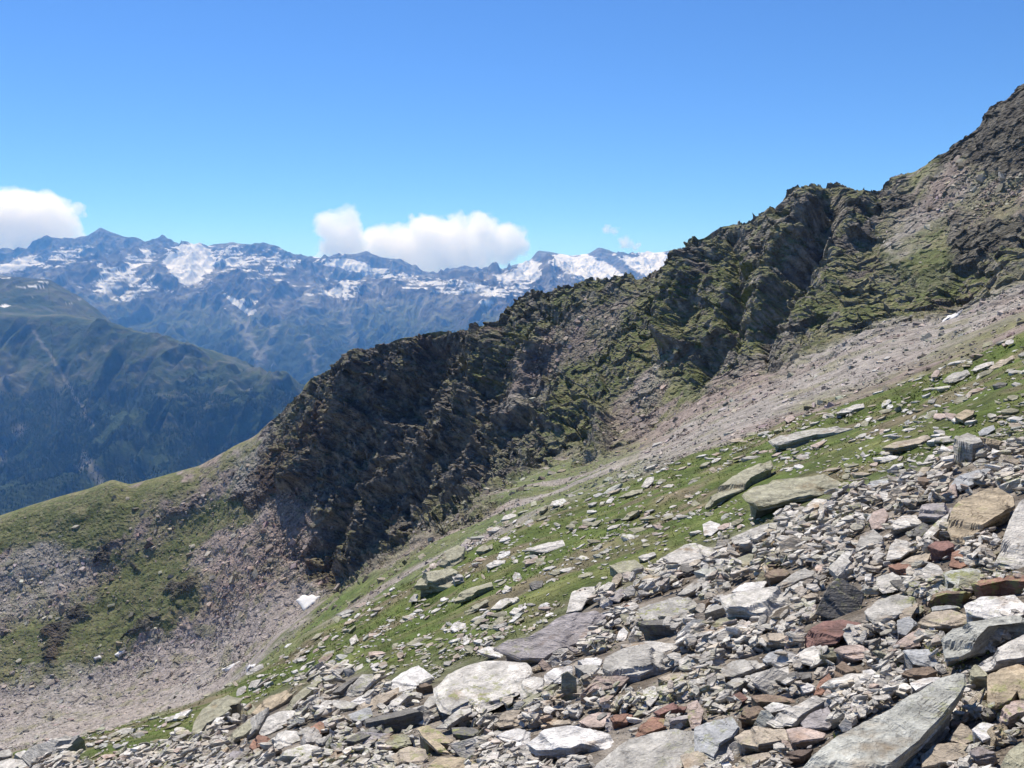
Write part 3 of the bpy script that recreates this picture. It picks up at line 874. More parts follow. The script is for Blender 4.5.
 ('d', [(700,412),(780,365),(850,343),(912,350),(900,380),(800,400),(740,425)], 50, 'maroon', .25, 'boulder', 'dark red-brown block behind the salmon-red rock', 'dark red-brown block'),
 ('d', [(370,130),(385,60),(500,0),(620,-25),(760,0),(850,60),(820,110),(700,110),(600,150),(450,170)], 100, 'grey', .35, 'boulder', 'big grey-brown cracked boulder behind the red blocks', 'cracked grey-brown boulder'),
 ('d', [(110,340),(112,170),(150,150),(205,190),(215,340),(160,355)], 20, 'olive', 2.2, 'boulder', 'upright tan-grey post-like rock left of the cracked boulder', 'upright tan rock'),
 ('d', [(720,190),(800,160),(940,155),(985,170),(920,185),(760,208)], 25, 'tan', .15, 'flat_rock', 'thin tan plate at the foot of the cracked grey-brown boulder', 'thin tan plate'),
 ('d', [(860,70),(900,40),(1000,22),(1030,40),(920,110),(870,130)], 30, 'pale grey', .3, 'flat_rock', 'pale slab with a shaded end right of the cracked boulder', 'pale slab with shaded end'),
 ('d', [(215,70),(300,50),(375,70),(360,110),(250,110)], 18, 'white', .4, 'stone', 'whitish slab behind the upright tan rock', 'whitish back slab'),
 ('d', [(190,110),(280,100),(370,110),(360,160),(260,160)], 25, 'grey', .2, 'flat_rock', 'grey plate bridging between the upright tan rock and the cracked boulder', 'grey bridging plate'),
 ('d', [(0,170),(60,130),(180,110),(180,160),(100,210),(0,230)], 22, 'white', .4, 'flat_rock', 'bright slab left of and behind the upright tan rock', 'bright back slab'),
 ('d', [(225,290),(280,265),(350,290),(350,320),(280,325)], 30, 'pinkish', .3, 'stone', 'rounded pinkish stone right of the upright tan rock', 'rounded pinkish stone'),
 ('d', [(410,370),(460,325),(520,330),(500,370),(430,388)], 30, 'tan', .35, 'stone', 'tan stone with dark right side above the orange-red cube', 'tan stone above the cube'),
 ('d', [(0,375),(120,362),(250,370),(240,395),(100,395),(0,395)], 20, 'pale grey', .15, 'flat_rock', 'long thin whitish plate above the thick white ragged slab', 'long thin whitish plate'),
 ('d', [(10,470),(60,455),(160,465),(175,485),(60,492)], 16, 'tan', .2, 'stone', 'small orange-tan plate just above the thick white ragged slab', 'small orange-tan plate'),
 ('d', [(630,260),(700,235),(760,250),(740,300),(680,370),(640,340)], 18, 'pale grey', .45, 'flat_rock', 'pale leaning slab above the salmon-red rock', 'pale leaning slab'),
 ('d', [(915,360),(980,330),(1024,400),(1000,490),(940,505),(920,440)], 20, 'pinkish', .5, 'flat_rock', 'pinkish-grey standing plate right of the dark red-brown block', 'pinkish standing plate'),
 ('d', [(870,690),(960,650),(1040,640),(1060,760),(900,780)], 25, 'tan', .25, 'stone', 'tan layered stone resting on the smooth grey sheet', 'tan stone on the sheet'),
 ('e', [(640,60),(760,62),(880,70),(920,110),(930,150),(900,230),(830,285),(760,330),(660,372),(620,420),(540,345),(430,400),(380,385),(340,330),(330,220),(420,140),(520,85)], 28, 'pale grey', .3, 'flat_rock', 'very large pale slab with a bluish corner below the grass edge', 'very large pale slab'),
 ('e', [(10,230),(60,180),(120,140),(220,105),(320,185),(240,240),(170,250),(100,270)], 22, 'white', .3, 'flat_rock', 'rough white slab left of the very large pale slab', 'rough white slab'),
 ('e', [(-130,450),(0,425),(180,380),(355,378),(350,395),(200,412),(0,465),(-120,480)], 110, 'dark grey', .1, 'boulder', 'thick dark slab seen edge-on with a black front face', 'thick dark edge-on slab'),
 ('e', [(240,370),(300,300),(360,270),(400,320),(340,350),(290,382)], 35, 'grey', .4, 'stone', 'grey wedge resting on the thick dark edge-on slab', 'grey wedge'),
 ('e', [(-20,370),(80,320),(150,270),(200,290),(150,310),(100,360),(0,395)], 35, 'pale grey', .3, 'flat_rock', 'pale slab with dark end left of the grey wedge', 'pale dark-ended slab'),
 ('e', [(700,465),(780,400),(900,393),(910,440),(850,480),(740,492)], 35, 'tan', .3, 'boulder', 'rounded tan stone below the corner of the very large pale slab', 'rounded tan stone'),
 ('e', [(720,560),(780,530),(850,508),(935,530),(925,600),(860,620),(780,590)], 25, 'white', .3, 'flat_rock', 'white wrinkled slab below the rounded tan stone', 'white wrinkled slab'),
 ('e', [(210,512),(280,490),(360,530),(450,590),(420,612),(340,600),(420,670),(340,655),(250,570)], 35, 'ochre', .3, 'flat_rock', 'yellowish lichened slab in front of the thick dark edge-on slab', 'yellowish lichened slab'),
 ('e', [(430,500),(520,495),(620,530),(680,580),(560,560),(440,550)], 55, 'dark grey', .15, 'flat_rock', 'dark wedge-shaped slab over a deep shadow right of the yellowish slab', 'dark wedge slab'),
 ('e', [(330,500),(400,450),(480,390),(550,360),(560,400),(480,450),(400,505)], 30, 'grey', .3, 'flat_rock', 'long grey splinter slanting up below the very large pale slab', 'slanting grey splinter'),
 ('e', [(30,690),(80,650),(160,620),(260,640),(280,700),(240,735),(60,725)], 35, 'tan', .25, 'flat_rock', 'broad tan slab left of the yellowish lichened slab, near the bottom', 'broad tan slab'),
 ('e', [(0,590),(60,550),(150,545),(170,600),(80,635),(20,620)], 25, 'olive', .3, 'stone', 'olive stone above the broad tan slab', 'olive stone'),
 ('e', [(270,760),(340,700),(480,680),(600,700),(560,760),(420,800),(280,800)], 30, 'ochre', .25, 'flat_rock', 'pale ochre slab cut by the lower frame, under the dark wedge slab', 'pale ochre slab'),
 ('e', [(865,260),(890,200),(960,180),(1020,190),(1020,250),(980,300),(880,315)], 30, 'pale grey', .35, 'boulder', 'pale cream block at the corner of the very large pale slab', 'pale cream block'),
 ('e', [(905,600),(960,560),(1060,560),(1060,640),(960,670),(910,670)], 50, 'pale grey', .3, 'boulder', 'pale lump with dark base left of the thick white ragged slab', 'pale dark-based lump'),
 ('e', [(580,650),(640,615),(700,605),(690,630),(620,665)], 18, 'pinkish', .3, 'stone', 'small peach stone in the shadow of the dark wedge slab', 'small peach stone'),
 ('e', [(830,330),(900,320),(980,330),(960,355),(880,355)], 18, 'tan', .2, 'flat_rock', 'cream thin plate beside the rounded tan stone', 'cream thin plate'),
 ('f', [(310,695),(400,640),(520,612),(640,640),(760,655),(885,670),(870,690),(640,682),(420,692)], 45, 'pale grey', .15, 'flat_rock', 'long low white slab with a black gap under it at the lower left', 'long low white slab'),
 ('f', [(780,285),(830,215),(880,165),(950,160),(1010,195),(960,220),(920,250),(880,292),(810,298)], 30, 'grey', .6, 'boulder', 'grey pyramid-like block against a black cleft at the grass edge', 'grey pyramid block'),
 ('f', [(690,285),(760,230),(850,180),(940,135),(960,150),(900,165),(800,230),(740,280)], 40, 'dark grey', .2, 'flat_rock', 'dark slab forming the shaded cleft behind the grey pyramid block', 'dark cleft slab'),
 ('f', [(740,450),(800,405),(870,385),(940,380),(952,430),(880,470),(790,475)], 45, 'blue grey', .35, 'boulder', 'smooth blue-grey boulder below the small bright white stone', 'smooth blue-grey boulder'),
 ('f', [(155,620),(180,575),(230,550),(290,560),(320,610),(260,630),(190,640)], 55, 'rust red', .4, 'boulder', 'red-brown knobbly boulder above the long low white slab', 'red-brown boulder'),
 ('f', [(220,540),(280,440),(350,405),(440,395),(465,410),(400,480),(330,520),(260,550)], 18, 'pale grey', .35, 'flat_rock', 'smooth pale slab between the olive slab and the red stone', 'smooth pale slab'),
 ('f', [(170,410),(230,350),(290,310),(390,255),(440,290),(370,345),(300,390),(220,420)], 35, 'ochre', .3, 'flat_rock', 'yellowish lichened slab uphill of the smooth pale slab', 'yellowish uphill slab'),
 ('f', [(0,585),(60,530),(130,480),(200,430),(290,425),(250,460),(170,520),(140,550),(40,590)], 45, 'olive', .25, 'flat_rock', 'olive-grey slab with a dark end face left of the smooth pale slab', 'olive dark-ended slab'),
 ('f', [(500,545),(560,500),(610,462),(660,480),(640,520),(600,555)], 40, 'rust red', .4, 'stone', 'small red cubic stone above the long low white slab', 'small red cubic stone'),
 ('f', [(770,595),(860,545),(960,500),(1060,450),(1080,480),(960,550),(840,600)], 70, 'dark grey', .2, 'flat_rock', 'dark layered slab right of the long low white slab', 'dark layered slab'),
 ('f', [(808,342),(860,310),(930,283),(945,330),(865,357)], 12, 'white', .4, 'stone', 'small bright white stone between the pyramid block and the blue-grey boulder', 'small bright white stone'),
 ('f', [(300,560),(370,525),(470,530),(490,590),(400,620),(320,620)], 25, 'pale grey', .3, 'flat_rock', 'whitish slab behind the long low white slab, beside the red-brown boulder', 'whitish low slab'),
 ('f', [(580,600),(640,560),(710,560),(700,590),(630,612)], 20, 'grey', .25, 'stone', 'small grey plate below the small red cubic stone', 'small grey plate'),
 ('f', [(390,380),(450,310),(520,250),(605,205),(590,240),(540,290),(470,350),(420,390)], 20, 'olive', .3, 'flat_rock', 'long slanting grey-green slab above the smooth pale slab', 'slanting grey-green slab'),
 ('f', [(580,390),(640,340),(700,305),(735,310),(700,350),(620,385)], 45, 'pale grey', .3, 'flat_rock', 'cream slab with a shaded front left of the small bright white stone', 'cream shaded-front slab'),
 ('f', [(690,340),(760,330),(860,360),(820,385),(740,390),(700,370)], 25, 'grey', .25, 'flat_rock', 'flat grey slab under the small bright white stone', 'flat grey slab'),
 ('f', [(20,690),(60,655),(120,660),(140,700),(100,725),(40,720)], 35, 'purple grey', .4, 'stone', 'rounded mauve-grey stone left of the red-brown boulder', 'rounded mauve stone'),
 ('o', [(290,590),(320,470),(370,390),(440,320),(540,298),(625,315),(600,345),(540,360),(560,385),(480,440),(400,480),(360,540),(320,600)], 35, 'olive', .35, 'boulder', 'yellow-green lichened outcrop at the lip above the scree bowl', 'yellow-green outcrop'),
 ('n', [(-60,690),(0,640),(50,630),(78,670),(70,690),(20,700)], 40, 'grey', .35, 'boulder', 'grey boulder at the very edge beside the pale block, lower left', 'grey edge boulder'),
 ('n', [(80,670),(130,650),(190,660),(240,705),(200,715),(130,705)], 45, 'pale grey', .3, 'boulder', 'pale block right of the grey edge boulder at the lower left', 'pale block'),
 ('n', [(-60,740),(60,705),(200,720),(230,745),(100,790),(-60,790)], 25, 'pale grey', .25, 'flat_rock', 'pale slab along the bottom below the grey edge boulder', 'pale bottom slab'),
 ('h', [(410,150),(500,125),(580,118),(630,155),(668,190),(560,205),(480,208)], 22, 'olive', .25, 'flat_rock', 'pale green flat slab at the border of grass and rubble', 'pale green flat slab'),
 ('h', [(760,105),(840,60),(900,30),(1000,15),(1120,30),(1100,90),(980,120),(860,190),(820,165)], 30, 'pale grey', .3, 'flat_rock', 'large pale ledge-like slab right of the pale green flat slab', 'large pale ledge slab'),
 ('h', [(600,110),(650,80),(705,68),(720,95),(640,125)], 20, 'pale grey', .25, 'stone', 'pale flat stone just above the pale green flat slab', 'pale flat stone'),
 ('h', [(595,430),(660,390),(740,370),(860,340),(960,380),(1000,440),(880,510),(760,510),(640,512)], 25, 'grey', .4, 'boulder', 'broad grey rock face behind the dark hollowed block', 'broad grey rock face'),
 ('h', [(590,525),(660,512),(780,508),(960,535),(930,558),(780,545),(650,545)], 100, 'dark grey', .1, 'boulder', 'hollow-fronted block with a black face and thin bright rim', 'black-faced block'),
 ('h', [(0,560),(80,500),(180,455),(320,425),(400,440),(330,560),(240,640),(100,690),(0,760),(-150,760),(-330,690),(-240,640),(-100,620)], 35, 'purple grey', .7, 'boulder', 'long brown-grey outcrop slanting up behind the very large pale slab', 'slanting brown-grey outcrop'),
 ('h', [(140,465),(180,320),(250,285),(320,285),(335,345),(270,385),(240,440)], 20, 'pale grey', .35, 'flat_rock', 'pale smooth slab resting on the slanting brown-grey outcrop', 'pale resting slab'),
 ('h', [(482,452),(505,410),(545,402),(565,425),(530,445)], 25, 'rust red', .35, 'stone', 'small orange stone left of the broad grey rock face', 'small orange stone'),
 ('h', [(460,640),(480,580),(510,555),(540,590),(520,640)], 14, 'white', .5, 'stone', 'small upright white stone left of the black-faced block', 'small upright white stone'),
 ('h', [(275,575),(330,543),(372,575),(320,605)], 14, 'white', .4, 'stone', 'small white stone on the slanting brown-grey outcrop', 'white stone on outcrop'),
 ('h', [(410,370),(470,310),(520,285),(535,330),(480,390),(430,385)], 18, 'purple grey', .5, 'stone', 'mauve-grey plate leaning beside the pale resting slab', 'leaning mauve plate'),
 ('h', [(420,310),(440,240),(480,205),(505,215),(490,260),(450,310)], 16, 'tan', .6, 'stone', 'upright tan splinter below the pale green flat slab', 'upright tan splinter'),
 ('h', [(850,210),(880,150),(930,145),(965,190),(920,215)], 30, 'dark grey', .4, 'stone', 'dark grey lump lying on the large pale ledge slab', 'dark lump on the ledge'),
 ('h', [(570,275),(590,250),(618,262),(612,295),(580,298)], 12, 'white', .4, 'stone', 'tiny white stone below the pale green flat slab', 'tiny white stone'),
 ('h', [(850,350),(920,290),(1000,235),(1080,215),(1080,260),(1000,300),(900,350)], 20, 'grey', .3, 'flat_rock', 'grey slanting ledge above the broad grey rock face', 'grey slanting ledge'),
 ('h', [(480,650),(600,640),(780,650),(880,655),(820,700),(740,720),(560,690)], 30, 'pale grey', .25, 'flat_rock', 'pale shelf in front of the black-faced block', 'pale front shelf'),
 ('i', [(340,410),(368,348),(450,338),(580,340),(560,385),(480,415),(400,405)], 65, 'purple grey', .25, 'boulder', 'purple-grey block with a dark front left of the large tan-green boulder', 'purple-grey block'),
 ('i', [(150,490),(240,420),(330,408),(380,470),(300,482),(200,500)], 22, 'pale grey', .3, 'flat_rock', 'pale slab below and left of the purple-grey block', 'pale slab by purple block'),
 ('i', [(140,700),(160,620),(200,555),(320,595),(290,650),(230,690)], 18, 'pale grey', .45, 'flat_rock', 'large pale angular plate under the pale slab by the purple block', 'pale angular plate'),
 ('i', [(405,615),(450,585),(540,580),(640,635),(600,650),(480,645)], 65, 'maroon', .3, 'boulder', 'dark red-brown boulder below the large tan-green boulder', 'dark red-brown boulder'),
 ('i', [(330,600),(400,520),(470,450),(550,400),(525,470),(460,530),(390,590)], 22, 'pale grey', .3, 'flat_rock', 'finely layered pale slab slanting left of the large tan-green boulder', 'finely layered slab'),
 ('i', [(545,225),(580,170),(680,140),(740,120),(830,100),(760,170),(700,210),(620,242)], 22, 'blue grey', .35, 'flat_rock', 'blue-grey crumpled slab in front of the grey block-shaped boulder', 'blue-grey crumpled slab'),
 ('i', [(340,195),(345,175),(430,170),(430,200),(400,215)], 65, 'brown', .2, 'boulder', 'dark brown block up-left of the purple-grey block', 'dark brown block'),
 ('i', [(0,240),(40,195),(155,175),(160,225),(100,250),(20,255)], 18, 'blue grey', .35, 'stone', 'blue-white slab in thin grass left of the dark brown block', 'blue-white slab'),
 ('i', [(155,125),(190,90),(250,78),(250,100),(180,130)], 14, 'white', .3, 'stone', 'white stone in the grass above the blue-white slab', 'white stone in grass'),
 ('i', [(810,45),(820,-20),(870,0),(885,40)], 12, 'white', .5, 'stone', 'white stone just right of the grey block-shaped boulder', 'white stone by the boulder'),
 ('i', [(320,170),(370,110),(430,105),(400,150),(340,180)], 12, 'tan', .4, 'stone', 'tan tilted plate above the dark brown block', 'tan tilted plate'),
 ('i', [(860,75),(940,60),(1100,50),(1100,80),(940,85)], 45, 'brown', .1, 'boulder', 'brown ledge with dark face at the frame edge right of the block-shaped boulder', 'brown edge ledge'),
 ('i', [(30,450),(60,390),(130,370),(160,420),(120,490),(50,500)], 16, 'pinkish', .4, 'stone', 'pinkish pale stone left of the pale slab by the purple block', 'pinkish pale stone'),
 ('i', [(-60,640),(-20,540),(60,500),(120,550),(110,610),(20,650)], 22, 'grey', .45, 'boulder', 'pale grey boulder left of the pale angular plate', 'pale grey boulder'),
 ('i', [(230,720),(300,680),(430,660),(400,720),(300,745)], 20, 'tan', .25, 'flat_rock', 'cream slab below the dark red-brown boulder', 'cream slab below'),
 ('k', [(185,390),(220,340),(300,290),(400,285),(480,330),(490,350),(420,400),(320,395),(250,385)], 95, 'olive', .25, 'boulder', 'mossy outcrop block with a black undercut alone on the grass slope', 'mossy undercut block'),
 ('k', [(350,280),(400,180),(470,150),(520,175),(500,240),(430,290)], 40, 'olive', .5, 'boulder', 'dark mossy upper block of the outcrop behind the undercut block', 'upper mossy block'),
 ('k', [(430,350),(500,345),(510,370),(450,380)], 45, 'grey', .2, 'stone', 'grey stone wedged right of the mossy undercut block', 'wedged grey stone'),
 ('k', [(440,500),(490,460),(560,430),(690,395),(700,420),(600,450),(560,480),(450,510)], 35, 'olive', .2, 'flat_rock', 'lichened slab with dark front, downslope right of the mossy undercut block', 'lichened fronted slab'),
 ('k', [(680,570),(740,510),(850,478),(870,500),(800,530),(750,565)], 14, 'pale grey', .25, 'flat_rock', 'pale slanting slab right of the lichened fronted slab', 'pale slanting slab'),
 ('k', [(585,200),(612,168),(690,138),(693,175),(640,200)], 30, 'olive', .3, 'boulder', 'light green block above and right of the mossy outcrop', 'light green block'),
 ('k', [(925,400),(960,380),(1020,390),(1010,430),(950,440)], 25, 'dark grey', .4, 'stone', 'dark grey rounded stone in grass near the upper pale slabs', 'dark rounded stone'),
 ('k', [(650,285),(700,255),(780,250),(770,275),(680,298)], 15, 'pale grey', .2, 'flat_rock', 'flat pale slab right of the light green block', 'flat pale slab'),
 ('k', [(155,520),(190,470),(215,470),(212,520)], 10, 'grey', .5, 'stone', 'pale grey stone at the foot of the mossy undercut block', 'pale foot stone'),
 ('k', [(510,580),(600,530),(660,500),(670,515),(600,565),(530,590)], 20, 'olive', .2, 'flat_rock', 'narrow lichened slab below the lichened fronted slab', 'narrow lichened slab'),
 ('k', [(910,190),(980,160),(1060,140),(1140,120),(1150,160),(1040,195)], 16, 'pale grey', .2, 'flat_rock', 'broad pale plate lying high in the grass, right of the mossy outcrop', 'broad pale grass plate'),
 ('p', [(470,300),(560,255),(630,240),(640,262),(560,290)], 12, 'olive', .2, 'flat_rock', 'long pale slab near the upper edge of the grass', 'long upper pale slab'),
 ('p', [(490,445),(540,400),(610,370),(600,395),(540,435)], 18, 'olive', .25, 'flat_rock', 'leaf-shaped lichened slab in the middle of the grass', 'leaf-shaped slab'),
 ('p', [(620,230),(660,175),(705,170),(700,200),(660,235)], 12, 'pale grey', .4, 'flat_rock', 'pale standing slab beside the long upper pale slab', 'pale standing slab'),
 ('l', [(410,640),(480,615),(560,605),(640,580),(700,570),(860,530),(870,555),(1000,530),(990,548),(860,585),(720,600),(640,622),(560,640),(440,655)], 35, 'grey', .15, 'boulder', 'long low outcrop of layered rock with a dark front in the upper grass', 'long low outcrop'),
 ('l', [(835,455),(920,430),(1020,395),(1025,430),(950,448),(860,462)], 14, 'pale grey', .2, 'flat_rock', 'bright long slab on the edge between grass and scree', 'bright edge slab'),
 ('l', [(512,510),(530,485),(570,475),(585,500),(540,525)], 12, 'pinkish', .4, 'stone', 'pinkish rounded stone where scree meets grass', 'pinkish scree stone'),
 ('m', [(500,262),(560,210),(660,180),(680,208),(620,240),(560,262)], 12, 'grey', .2, 'flat_rock', 'pale grey slab in the uppermost grass below a brown earth patch', 'upper grass slab'),
 ('m', [(680,182),(760,150),(830,132),(830,152),(720,190)], 12, 'pale grey', .2, 'flat_rock', 'narrow pale slab above the upper grass slab', 'narrow upper slab'),
 ('m', [(800,178),(880,120),(950,80),(960,110),(880,170),(820,185)], 14, 'tan', .2, 'flat_rock', 'tan ramp-like slab near the frame edge in the upper grass', 'tan ramp slab'),
 ('m', [(575,485),(660,437),(710,440),(700,475),(630,510)], 30, 'ochre', .3, 'boulder', 'rounded ochre boulder above the grey block-shaped boulder', 'rounded ochre boulder'),
 ('m', [(730,590),(790,545),(830,530),(840,570),(790,600),(740,610)], 14, 'blue grey', .4, 'stone', 'light bluish slab just right of the grey block-shaped boulder', 'light bluish slab'),
 ('m', [(820,290),(860,268),(920,275),(900,290)], 45, 'dark grey', .1, 'boulder', 'dark shaded boulder among pale slabs in the upper grass', 'dark shaded boulder'),
 ('m', [(110,690),(200,650),(340,630),(400,600),(430,620),(360,660),(200,690)], 14, 'tan', .2, 'flat_rock', 'long low beige slab left of the grey block-shaped boulder', 'long beige slab'),
 ('m', [(20,20),(40,10),(60,30)], 8, 'grey', .2, None, '', ''),
]
H = [h for h in H if h[5]]
hero_polys = []
RECS = []   # everything that becomes an individual: for labels
used = []


def make_slab(name, Bpx, thpx, colr_, tilt, seed, label, lift=0.0, hero=True):
    Bpx = np.array(Bpx, float)
    cx, cy = Bpx[:, 0].mean(), Bpx[:, 1].mean()
    wpx = np.ptp(Bpx[:, 0])
    lowest = Bpx[:, 1].max()
    p, n, ok, rid, ci = ground_at([cx], [min(cy + .5 * (lowest - cy) + thpx * .55, 766 + 60)])
    if not ok[0]:
        return None
    D = p[0, 1] * (1 - .012)
    nb = N0[rid[0], ci[0]]
    nn = .45 * nb + .55 * np.array([-.05, -tilt, 1.0])
    if tilt > 1:
        nn = np.array([-.1, -tilt, 1.0])
    ax, ay, an = frame(nn)
    pc = W(cx, cy, D)
    q = resample(Bpx, 72 if wpx > 22 else 40)
    x, z = ray(q[:, 0], q[:, 1])
    dr = np.stack([x, np.ones_like(x), z], -1)
    tt = (pc @ an) / np.minimum(dr @ an, -.06)
    tt = np.clip(tt, D * .72, D * 1.5)
    pts = dr * tt[:, None]
    rel = pts - pc
    B = ccw(np.stack([rel @ ax, rel @ ay], -1))
    t = max(thpx * D / F, .012) * 1.12 * (1 if tilt < 1 else 1)
    t = max(t, .10 * np.ptp(B[:, 0]))
    V, Fc, c = slab_local(B, t, seed, rings=(.975, .93, .87, .8, .72, .63, .54, .44, .33, .2, .1), sides=7, taper=(.34 if thpx > 6 else .2), rough=1.3, steps=4)
    V[:, :2] += c
    Wd = V[:, :1] * ax + V[:, 1:2] * ay + V[:, 2:] * an
    # the far underside reaches down to what it leans on
    Wd = Wd + pc
    low = V[:, 2] < -t * .75
    far_ = Wd[:, 1] > D
    for k in np.flatnonzero(low & far_):
        g = height_at(Wd[k, 0], Wd[k, 1]) - .03
        if Wd[k, 2] > g:
            Wd[k, 2] = g
    org = Wd.mean(0)
    me = mesh_np(name, Wd - org, Fc, tintv(PAL[colr_], Wd, seed), False, [M_ROCK])
    o = add_obj(name, me, label, CATS[name], None)
    o.location = org
    return o, D


hero_ref = []
for hi, h in enumerate(H):
    ox, oy = O[h[0]]
    B = [(ox + x / 6.4, oy + y / 6.4) for x, y in h[1]]
    res = make_slab(h[5], B, h[2] / 6.4, h[3], h[4], 1000 + hi * 7, h[6])
    if res:
        Bq = np.array(B)
        hero_polys.append((Bq, h[2] / 6.4))
        hero_ref.append((Bq[:, 0].mean(), Bq[:, 1].mean(), np.ptp(Bq[:, 0]) * .5, h[7]))
print('heroes', len(hero_ref))


def in_heroes(px, py, s):
    """how far a stone of size s centred there would hide a traced stone"""
    bad = np.zeros(len(px), bool)
    for B, th in hero_polys:
        x0, y0 = B.min(0) - 12
        x1, y1 = B.max(0) + 12
        y1 += th
        c = (px > x0 - 10) & (px < x1 + 10) & (py > y0 - 10) & (py < y1 + 25)
        if not c.any():
            continue
        i_ = np.flatnonzero(c)
        Bt = np.concatenate([B, ])
        ins = poly(px[i_], py[i_], Bt, .5)
        Bd = B + [0, th]
        ins = np.maximum(ins, poly(px[i_], py[i_], Bd, .5))
        # stones in front stick up into the outline: test the top of the stone as well
        ins = np.maximum(ins, poly(px[i_], py[i_] - s[i_] * .32, Bd, .5))
        ins = np.maximum(ins, poly(px[i_] + s[i_] * .33, py[i_], B, .5))
        ins = np.maximum(ins, poly(px[i_] - s[i_] * .33, py[i_], B, .5))
        bad[i_[ins > .5]] = True
    return bad


def zone(px, py):
    p, n, ok, rid, ci = ground_at(px, py)
    return p, NB[rid, ci], N0[rid, ci], ok, rid, ci, rubble[rid, ci] * (rid < cum[3]), scree[rid, ci], rock[rid, ci]


CN = ['pale grey', 'grey', 'dark grey', 'white', 'tan', 'brown', 'rust red', 'pinkish', 'blue grey', 'olive', 'purple grey', 'ochre', 'green grey']
CW = np.array([34, 22, 5, 6, 17, 6, 1.0, 4, 3, 8, 3, 5, 4.])
CW /= CW.sum()
PA = np.array([PAL[c] for c in CN])


def rand_poly(r_, n=7, asp=.62):
    a = np.sort(r_.uniform(0, 2 * math.pi, n) * .35 + (np.arange(n) + .5) * 2 * math.pi / n * .65 + 0)
    a = (np.arange(n) + r_.uniform(-.32, .32, n)) * 2 * math.pi / n
    rr = r_.uniform(.62, 1.0, n)
    return np.stack([np.cos(a) * rr, np.sin(a) * rr * asp], -1)


# ---- rubble: candidates evenly over the rubble field as one sees it
nc = 470000
cx = np.where(np.arange(nc) < 320000, rng.uniform(-120, 1150, nc), rng.uniform(1150, 2900, nc))
cy = np.where(cx < 1150, rng.uniform(400, 900, nc), rng.uniform(150, 1500, nc))
p, nb, n0, ok, rid, ci, rb, scr, rkk = zone(cx, cy)
keep = ok & (rb > .5) & (rid < cum[3] + 2)
cx, cy, p, n0 = cx[keep], cy[keep], p[keep], n0[keep]
D = np.maximum(p[:, 1], .8 * np.hypot(p[:, 0], p[:, 1]))
# size in the photo: a few large, many small; a bit smaller up the slope
u_ = rng.uniform(0, 1, len(cx))
spx = 15.5 * (1 - u_ * .96) ** (-1 / 2.1)
spx = np.minimum(spx, rng.uniform(34, 74, len(cx)))
spx *= np.interp(cy, [440, 560, 700, 800], [.58, .82, 1.05, 1.15]) * np.where(rng.uniform(0, 1, len(cx)) < .12, .45, 1) * np.where(cx > 1160, 1.7, 1)
keep = (rng.uniform(0, 1, len(cx)) < np.interp(spx, [9, 14, 25, 60], [.10, .22, .42, .7]))
cx, cy, p, n0, D, spx = (a[keep] for a in (cx, cy, p, n0, D, spx))
bad = in_heroes(cx, cy, spx)
cx, cy, p, n0, D, spx = (a[~bad] for a in (cx, cy, p, n0, D, spx))
sm_ = spx * D / F   # metres
NI = 300 - len(hero_ref)
order = np.argsort(-spx * ((cx > 5) & (cx < 1019) & (cy < 762) & (cy > 430)))
# spread the individuals: no two large ones on one spot
chosen, cpos = [], []
for k in order:
    if len(chosen) >= NI:
        break
    if all((cx[k] - a) ** 2 + (cy[k] - b) ** 2 * 2.5 > (.55 * (s + spx[k])) ** 2 * .5 for a, b, s in cpos):
        chosen.append(k)
        cpos.append((cx[k], cy[k], spx[k]))
big_dropped = np.zeros(len(cx), bool)
thr = spx[chosen[-1]]
big_hi = 1.05
big_dropped = (spx > thr) & ~np.isin(np.arange(len(cx)), chosen)
spx2 = np.where(big_dropped, rng.uniform(.5, 1.0, len(cx)) * thr, spx)
sm_ = spx2 * D / F
sm_[chosen] = spx[chosen] * D[chosen] / F
print('rubble', len(cx), 'individual', len(chosen), 'threshold px', thr)


def stone_axes(n0, r_, spread):
    k = len(n0)
    nn = .5 * n0 + .5 * np.array([-.05, -.48, 1.0]) + np.c_[r_.normal(0, spread, (k, 2)) * np.where(r_.uniform(0, 1, k) < .3, 1.9, .8)[:, None], np.zeros(k)]
    nn /= np.linalg.norm(nn, axis=1, keepdims=True)
    th = r_.uniform(0, 2 * math.pi, k)
    # long axes tend to run with the slope line to the right and up
    th = np.where(r_.uniform(0, 1, k) < .6, r_.normal(.25, .45, k), th)
    a = np.cross(np.tile([0, 1., 0], (k, 1)), nn)
    a /= np.linalg.norm(a, axis=1, keepdims=True)
    b = np.cross(nn, a)
    ax = a * np.cos(th)[:, None] + b * np.sin(th)[:, None]
    return ax, np.cross(nn, ax), nn


